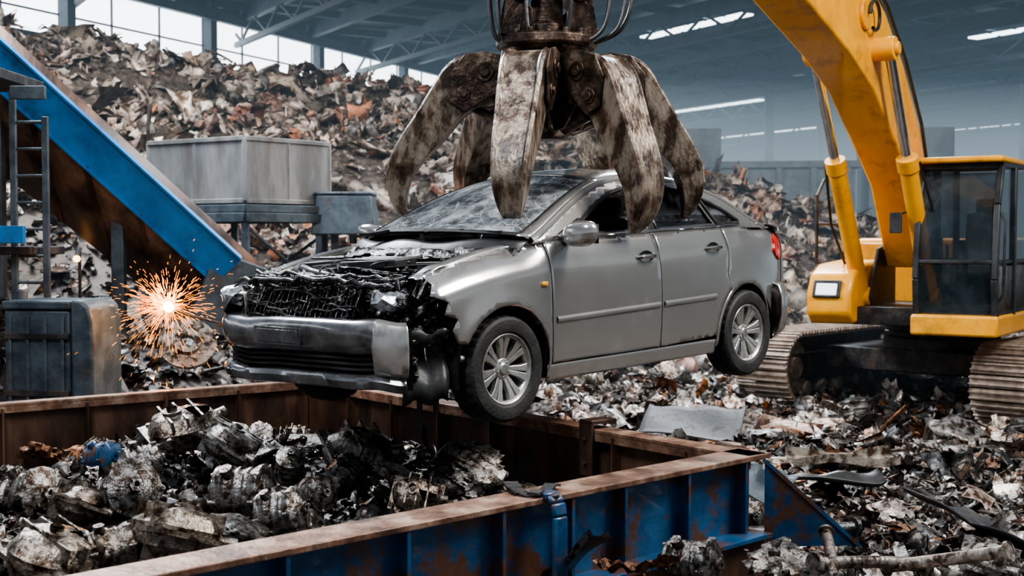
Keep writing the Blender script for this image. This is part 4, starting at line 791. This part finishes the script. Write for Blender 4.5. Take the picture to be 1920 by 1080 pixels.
for k in range(13): g=G(); g.cyl((-.16,0,.3+.25*k),(.14,0,.3+.25*k),.014,seg=8); g.make('rung',m_bsteel,ld)
pf=empty('platform',(-5.0,12.2,0),label='dark steel platform post with landing and rail',cat='platform')
g=G(); g.box((0,0,3.72),(.7,1.2,.1)); g.box((.1,.1,2.1),(.9,.9,.08)); g.beam((.15,-.3,0),(.15,-.3,5.2),.12,.12); g.make('landing',m_dsteel,pf,bevel=.01)
g=G(); g.beam((-.4,-.5,2.25),(.55,-.5,2.25),.07,.16); g.make('cross_rail',m_blue2,pf,bevel=.006)
g=G(); g.beam((.4,-.4,3.55),(.72,-.4,3.55),.06,.12); g.make('cross_rail',m_bsteel,pf,bevel=.006)
# ---------------------------------------------------------------- hopper on stand
hp=empty('hopper_box',(-3.54,17,0),label='large open grey sheet-metal hopper on a blue-grey stand',cat='hopper')
ca=Vector((0,0,0)); l1=Vector((-1.55,1.0,0)); l2=Vector((.95,1.15,0)); z0,z1=2.72,3.55
g=G(); c4=[ca,ca+l1,ca+l1+l2,ca+l2]
for i in range(4):
    a=c4[i];b_=c4[(i+1)%4]; g.beam(a+Vector((0,0,(z0+z1)/2)),b_+Vector((0,0,(z0+z1)/2)),.03,z1-z0); g.beam(a+Vector((0,0,z1)),b_+Vector((0,0,z1)),.08,.06); g.beam(a+Vector((0,0,z0)),b_+Vector((0,0,z0)),.08,.06); g.beam(a+Vector((0,0,z0)),a+Vector((0,0,z1)),.06,.06)
    g.beam(a*.5+b_*.5+Vector((0,0,z0)),a*.5+b_*.5+Vector((0,0,z1)),.05,.05)
g.add([p+Vector((0,0,z0+.02)) for p in c4],[(0,1,2,3)]); g.make('hopper_body',m_grey,hp,bevel=.006)
g=G()
cx_=(c4[0]+c4[2])/2
e4=[cx_+(p-cx_)*1.12 for p in c4]
for i in range(4):
    a=e4[i];b_=e4[(i+1)%4]; g.beam(a+Vector((0,0,2.5)),b_+Vector((0,0,2.5)),.1,.12); g.beam(a*.95+cx_*.05+Vector((0,0,0)),a*.95+cx_*.05+Vector((0,0,2.5)),.1,.1); g.beam(a+Vector((0,0,2.62)),b_+Vector((0,0,2.62)),.03,.1)
    g.beam(a*.95+cx_*.05+Vector((0,0,1.3)),b_*.95+cx_*.05+Vector((0,0,2.4)),.04,.04)
g.add([p+Vector((0,0,2.57)) for p in e4],[(0,1,2,3)]); g.make('stand',m_bsteel,hp,bevel=.006)
hp2=empty('skid_tank',(-2.35,18.2,0),label='small dark grey steel skid tank behind the hopper',cat='tank')
g=G(); g.box((0,0,2.55),(.9,.8,.55),None,.85); g.box((0,0,2.85),(.8,.7,.05)); g.make('tank_body',m_bsteel,hp2,bevel=.02)
for x in(-.35,.35):
    for y in(-.3,.3): g=G(); g.beam((x,y,0),(x,y,2.3),.08,.08); g.make('leg',m_bsteel,hp2)
mh=empty('machine_housing',(-4.00,11.45,.66),(0,0,R(-6)),'dark blue-grey steel machine housing with rounded cover','machine')
g=G(); g.box((-.12,0,.45),(.60,.6,.95)); g.box((-.12,0,.97),(.64,.64,.08)); g.cyl((-.38,-.05,.95),(-.38,-.05,1.1),.05); g.make('housing_body',m_bsteel,mh,bevel=.02)
g=G(); g.prismY([(.2,-.1),(.40,-.1),(.40,.82),(.37,.96),(.30,1.02),(.2,1.02)],-.34,.3); g.make('rounded_cover',m_bsteel,mh,bevel=.03)
for x in(-.36,-.2,-.04,.12): g=G(); g.box((x,-.31,.45),(.03,.04,.85)); g.make('housing_rib',m_bsteel,mh,bevel=.004)
for z in(.2,.7): g=G(); g.box((-.12,-.32,z),(.60,.03,.05)); g.make('housing_band',m_dsteel,mh,bevel=.004)
# ---------------------------------------------------------------- sparks
sp=empty('spark_burst',(-3.09,11.5,1.60),label='bright orange shower of cutting sparks over scrap',cat='sparks')
g=G(); g.lathe([(.001,-.05),(.035,-.035),(.05,0),(.035,.035),(.001,.05)],None,16); g.make('hot_core',m_core,sp)
g=G(); r4=np.random.default_rng(11)
for i in range(950):
    dv=Vector((r4.normal(-.25,1),r4.normal(-.2,.8),r4.normal(.12,.8))).normalized(); L0=abs(r4.normal(0,.34))**1.2+.02; ln=r4.uniform(.02,.11)*(1 if L0<.35 else .5); p=dv*L0; p.z-=.35*L0*L0; e=dv*ln; e.z-=.6*ln*L0
    w_=r4.uniform(.0008,.0021); m_=p+e*.5+Vector((0,0,.05*ln)); g.beam(p,m_,w_,w_); g.beam(m_,p+e,w_,w_)
o=g.make('spark',m_spark,sp); o['kind']='stuff'
to=empty('cutting_torch',(-2.9,11.45,1.53),label='thin steel cutting torch wand beside the sparks',cat='cutting torch')
g=G(); g.tube([(-.12,0,.05),(0,0,.0),(.22,.02,-.06),(.34,.05,-.10)],.012,8); g.box((.3,.04,-.09),(.12,.04,.05)); g.make('wand',m_dsteel,to)
pl=bpy.data.lights.new('spark_light','POINT'); pl.energy=45; pl.color=(1,.40,.09); pl.shadow_soft_size=.06; o=bpy.data.objects.new('spark_light',pl); o.location=(-3.05,11.3,1.70); C.objects.link(o)
wl=empty('work_lamp',(-5.1,15,1.98),label='small warm glowing work lamp on a thin stand',cat='lamp'); g=G(); g.lathe([(.001,-.04),(.03,-.03),(.045,0),(.03,.03),(.001,.04)],None,14); g.make('bulb',em('warm_bulb',(1,.45,.12),9),wl); g=G(); g.cyl((0,.02,.03),(0,.1,.12),.03); g.beam((0,.1,-1.9),(0,.1,.12),.03,.03); g.make('lamp_holder',m_dsteel,wl)
# ---------------------------------------------------------------- hall
W0=Vector((-10.4,38,0)); wd=Vector((.42,.91,0)).normalized()
def W(s,z): return W0+wd*s+Vector((0,0,z))
def st(o): o['kind']='structure'; return o
nrmW=Vector((-wd.y,wd.x,0))
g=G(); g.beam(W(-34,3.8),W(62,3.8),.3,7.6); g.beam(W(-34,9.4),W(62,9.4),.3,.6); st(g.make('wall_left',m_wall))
k=1
for s in np.arange(-34,60,6):
    g=G(); g.beam(W(s,8.4)+nrmW*.3,W(s+6,8.4)+nrmW*.3,.05,1.7); st(g.make('window_%d'%k,m_win)); k+=1
g=G()
for s in np.arange(-34,62,6): g.beam(W(s,0)-nrmW*.3,W(s,9.6)-nrmW*.3,.3,.3,up=(wd.x,wd.y,0))
for s in np.arange(-34,62,2.0): g.beam(W(s,7.5),W(s,9.1),.05,.05,up=(wd.x,wd.y,0))
for z in(8.2,): g.beam(W(-34,z),W(62,z),.05,.05)
g.beam(W(-34,9.1)-nrmW*.5,W(62,9.1)-nrmW*.5,.2,.35); st(g.make('trim_1',m_bm))
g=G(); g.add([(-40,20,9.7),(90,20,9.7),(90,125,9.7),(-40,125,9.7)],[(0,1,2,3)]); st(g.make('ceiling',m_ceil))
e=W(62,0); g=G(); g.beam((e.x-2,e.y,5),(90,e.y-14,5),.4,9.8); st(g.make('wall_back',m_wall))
g=G(); g.beam((52,10,5),(62,90,5),.4,9.8); st(g.make('wall_right',m_wall))
bd_=Vector((.5,-.87,0)).normalized(); pd=Vector((.87,.5,0)); g=G()
for k2,o2 in enumerate(np.arange(-30,75,3.0)):
    c0=Vector((6,52,0))+pd*o2; g.beam(c0-bd_*60+Vector((0,0,9.35)),c0+bd_*36+Vector((0,0,9.35)),.22,.45)
    if k2%2==0: g.beam(c0-bd_*60+Vector((0,0,8.5)),c0+bd_*36+Vector((0,0,8.5)),.16,.16)
for o2 in np.arange(-60,36,3.0):
    c0=Vector((6,52,0))+bd_*o2; g.beam(c0-pd*32+Vector((0,0,9.5)),c0+pd*75+Vector((0,0,9.5)),.14,.24)
st(g.make('trim_2',m_bm))
g=G()
for k2,o2 in enumerate(np.arange(-30,75,6.0)):
    c0=Vector((6,52,0))+pd*o2
    for q in np.arange(-58,36,2.4): g.beam(c0+bd_*q+Vector((0,0,8.55)),c0+bd_*(q+1.2)+Vector((0,0,9.2)),.07,.07); g.beam(c0+bd_*(q+1.2)+Vector((0,0,9.2)),c0+bd_*(q+2.4)+Vector((0,0,8.55)),.07,.07)
st(g.make('trim_3',m_bm))
g=G()
for x,y in((12,60),(22,55),(18,75),(32,60),(26,48)): g.beam((x,y,0),(x,y,9.5),.4,.4,up=(1,0,0))
st(g.make('trim_4',m_bm))
k=40
for x,y,l in((6,42.2,5.5),(10.6,67.5,8),(20.1,58,5),(27,50,6),(16.5,84,12),(30,78,12),(-1,60,8),(17,43,4),(36,62,9),(14,58,4)):
    c0=Vector((x,y,9.2)); 
    g=G()
    nn_=max(3,int(l/.9))
    for i in range(nn_): a=c0+bd_*(-l/2+l*i/nn_); g.beam(a,a+bd_*(l/nn_*.82),.5,.06)
    st(g.make('window_%d'%k,m_sky)); k+=1
bk=empty('storage_bunker',(7.2,40,0),(0,0,R(-8)),'hazy grey concrete storage bunker behind the scrap heap','building')
g=G(); g.box((0,0,2.2),(6.5,3,4.4)); g.box((0,-.1,4.45),(6.8,3.2,.2)); g.box((5.0,1,2.8),(2.5,3,5.6)); g.box((-1.5,0,5.0),(1.6,2,1.2)); g.make('bunker_wall',m_conc,bk,bevel=.03)
for x in np.arange(-3.0,3.1,1.0): g=G(); g.box((x,-1.58,2.2),(.16,.16,4.3)); g.make('buttress',m_conc,bk)
def haze(name,c,sz,den,col,st_):
    hm=bpy.data.materials.new(name); hm.use_nodes=True; N=hm.node_tree.nodes; L=hm.node_tree.links; N.clear()
    out=N.new('ShaderNodeOutputMaterial'); ab=N.new('ShaderNodeVolumeAbsorption'); ee=N.new('ShaderNodeEmission'); ad=N.new('ShaderNodeAddShader')
    ab.inputs['Color'].default_value=(0,0,0,1); ab.inputs['Density'].default_value=den; ee.inputs['Color'].default_value=(*col,1); ee.inputs['Strength'].default_value=den*st_  # haze glows by its own emission colour in place of scattered light
    L.new(ab.outputs[0],ad.inputs[0]); L.new(ee.outputs[0],ad.inputs[1]); L.new(ad.outputs[0],out.inputs['Volume'])
    g=G(); g.box(c,sz); return g.make(name,hm)
lab(haze('smoke_haze',(20,66,4.7),(130,100,9.8),.0110,(.17,.25,.31),1.1),'thin blue-grey smoke haze filling the hall','smoke',kind='stuff')
lab(haze('smoke_bank',(22,72,3.2),(120,74,6.8),.034,(.31,.38,.43),1.4),'pale low bank of smoke behind the scrap heap','smoke',kind='stuff')
# ---------------------------------------------------------------- light
w=bpy.data.worlds.new('world'); bpy.context.scene.world=w; w.use_nodes=True; N=w.node_tree.nodes; L=w.node_tree.links; bg=N['Background']
tc=N.new('ShaderNodeTexCoord'); sx=N.new('ShaderNodeSeparateXYZ'); L.new(tc.outputs['Generated'],sx.inputs[0]); rp=N.new('ShaderNodeValToRGB'); e=rp.color_ramp.elements
e[0].position=.0; e[0].color=(.04,.04,.04,1); e[1].position=1; e[1].color=(.66,.74,.86,1)
for p,c in((.48,(.05,.055,.06)),(.515,(.55,.59,.63)),(.58,(.46,.51,.56)),(.66,(.13,.16,.20)),(.8,(.28,.33,.40))): q=e.new(p); q.color=(*c,1)
mr=N.new('ShaderNodeMapRange'); mr.inputs[1].default_value=-1; mr.inputs[2].default_value=1; L.new(sx.outputs[2],mr.inputs[0]); L.new(mr.outputs[0],rp.inputs[0]); L.new(rp.outputs[0],bg.inputs[0]); bg.inputs[1].default_value=.85
def area(n,loc_,tgt,sx_,sy_,en,col):
    l=bpy.data.lights.new(n,'AREA'); l.shape='RECTANGLE'; l.size=sx_; l.size_y=sy_; l.energy=en; l.color=col; o=bpy.data.objects.new(n,l); o.location=loc_; o.rotation_euler=(Vector(tgt)-Vector(loc_)).to_track_quat('-Z','Y').to_euler(); C.objects.link(o)
area('added_fill_light',(-6,15,9.2),(0,9,1.5),4,2,2500,(.86,.93,1))  # unseen area lamps, added to brighten car, bin, excavator and heap
area('added_fill_light',(7,7,9),(1,9.5,1.5),3,4,1500,(1,.97,.92))
area('added_fill_light',(4,22,9.2),(3,15,1),6,2,2800,(.86,.93,1))
area('added_fill_light',(-3,3,8.5),(-1,8,1),2,2,560,(.95,.97,1))  # added front fill, no visible fixture
area('added_fill_light',(-8,19,9.3),(-6,27,4),8,2,3000,(1,.95,.88))
area('added_fill_light',(8,20,9.3),(6,28,2),7,2,2700,(1,.95,.88))
# ---------------------------------------------------------------- camera
cd=bpy.data.cameras.new('camera'); cd.lens=45; cd.sensor_width=36; cd.dof.use_dof=True; cd.dof.focus_distance=8.0; cd.dof.aperture_fstop=3.2; cd.clip_end=300
co=bpy.data.objects.new('camera',cd); co.location=(0,0,2.2); co.rotation_euler=(R(90-2.147),0,0); C.objects.link(co); bpy.context.scene.camera=co
try: bpy.context.scene.view_settings.look='AgX - Medium High Contrast'
except Exception as ex_: print(ex_)
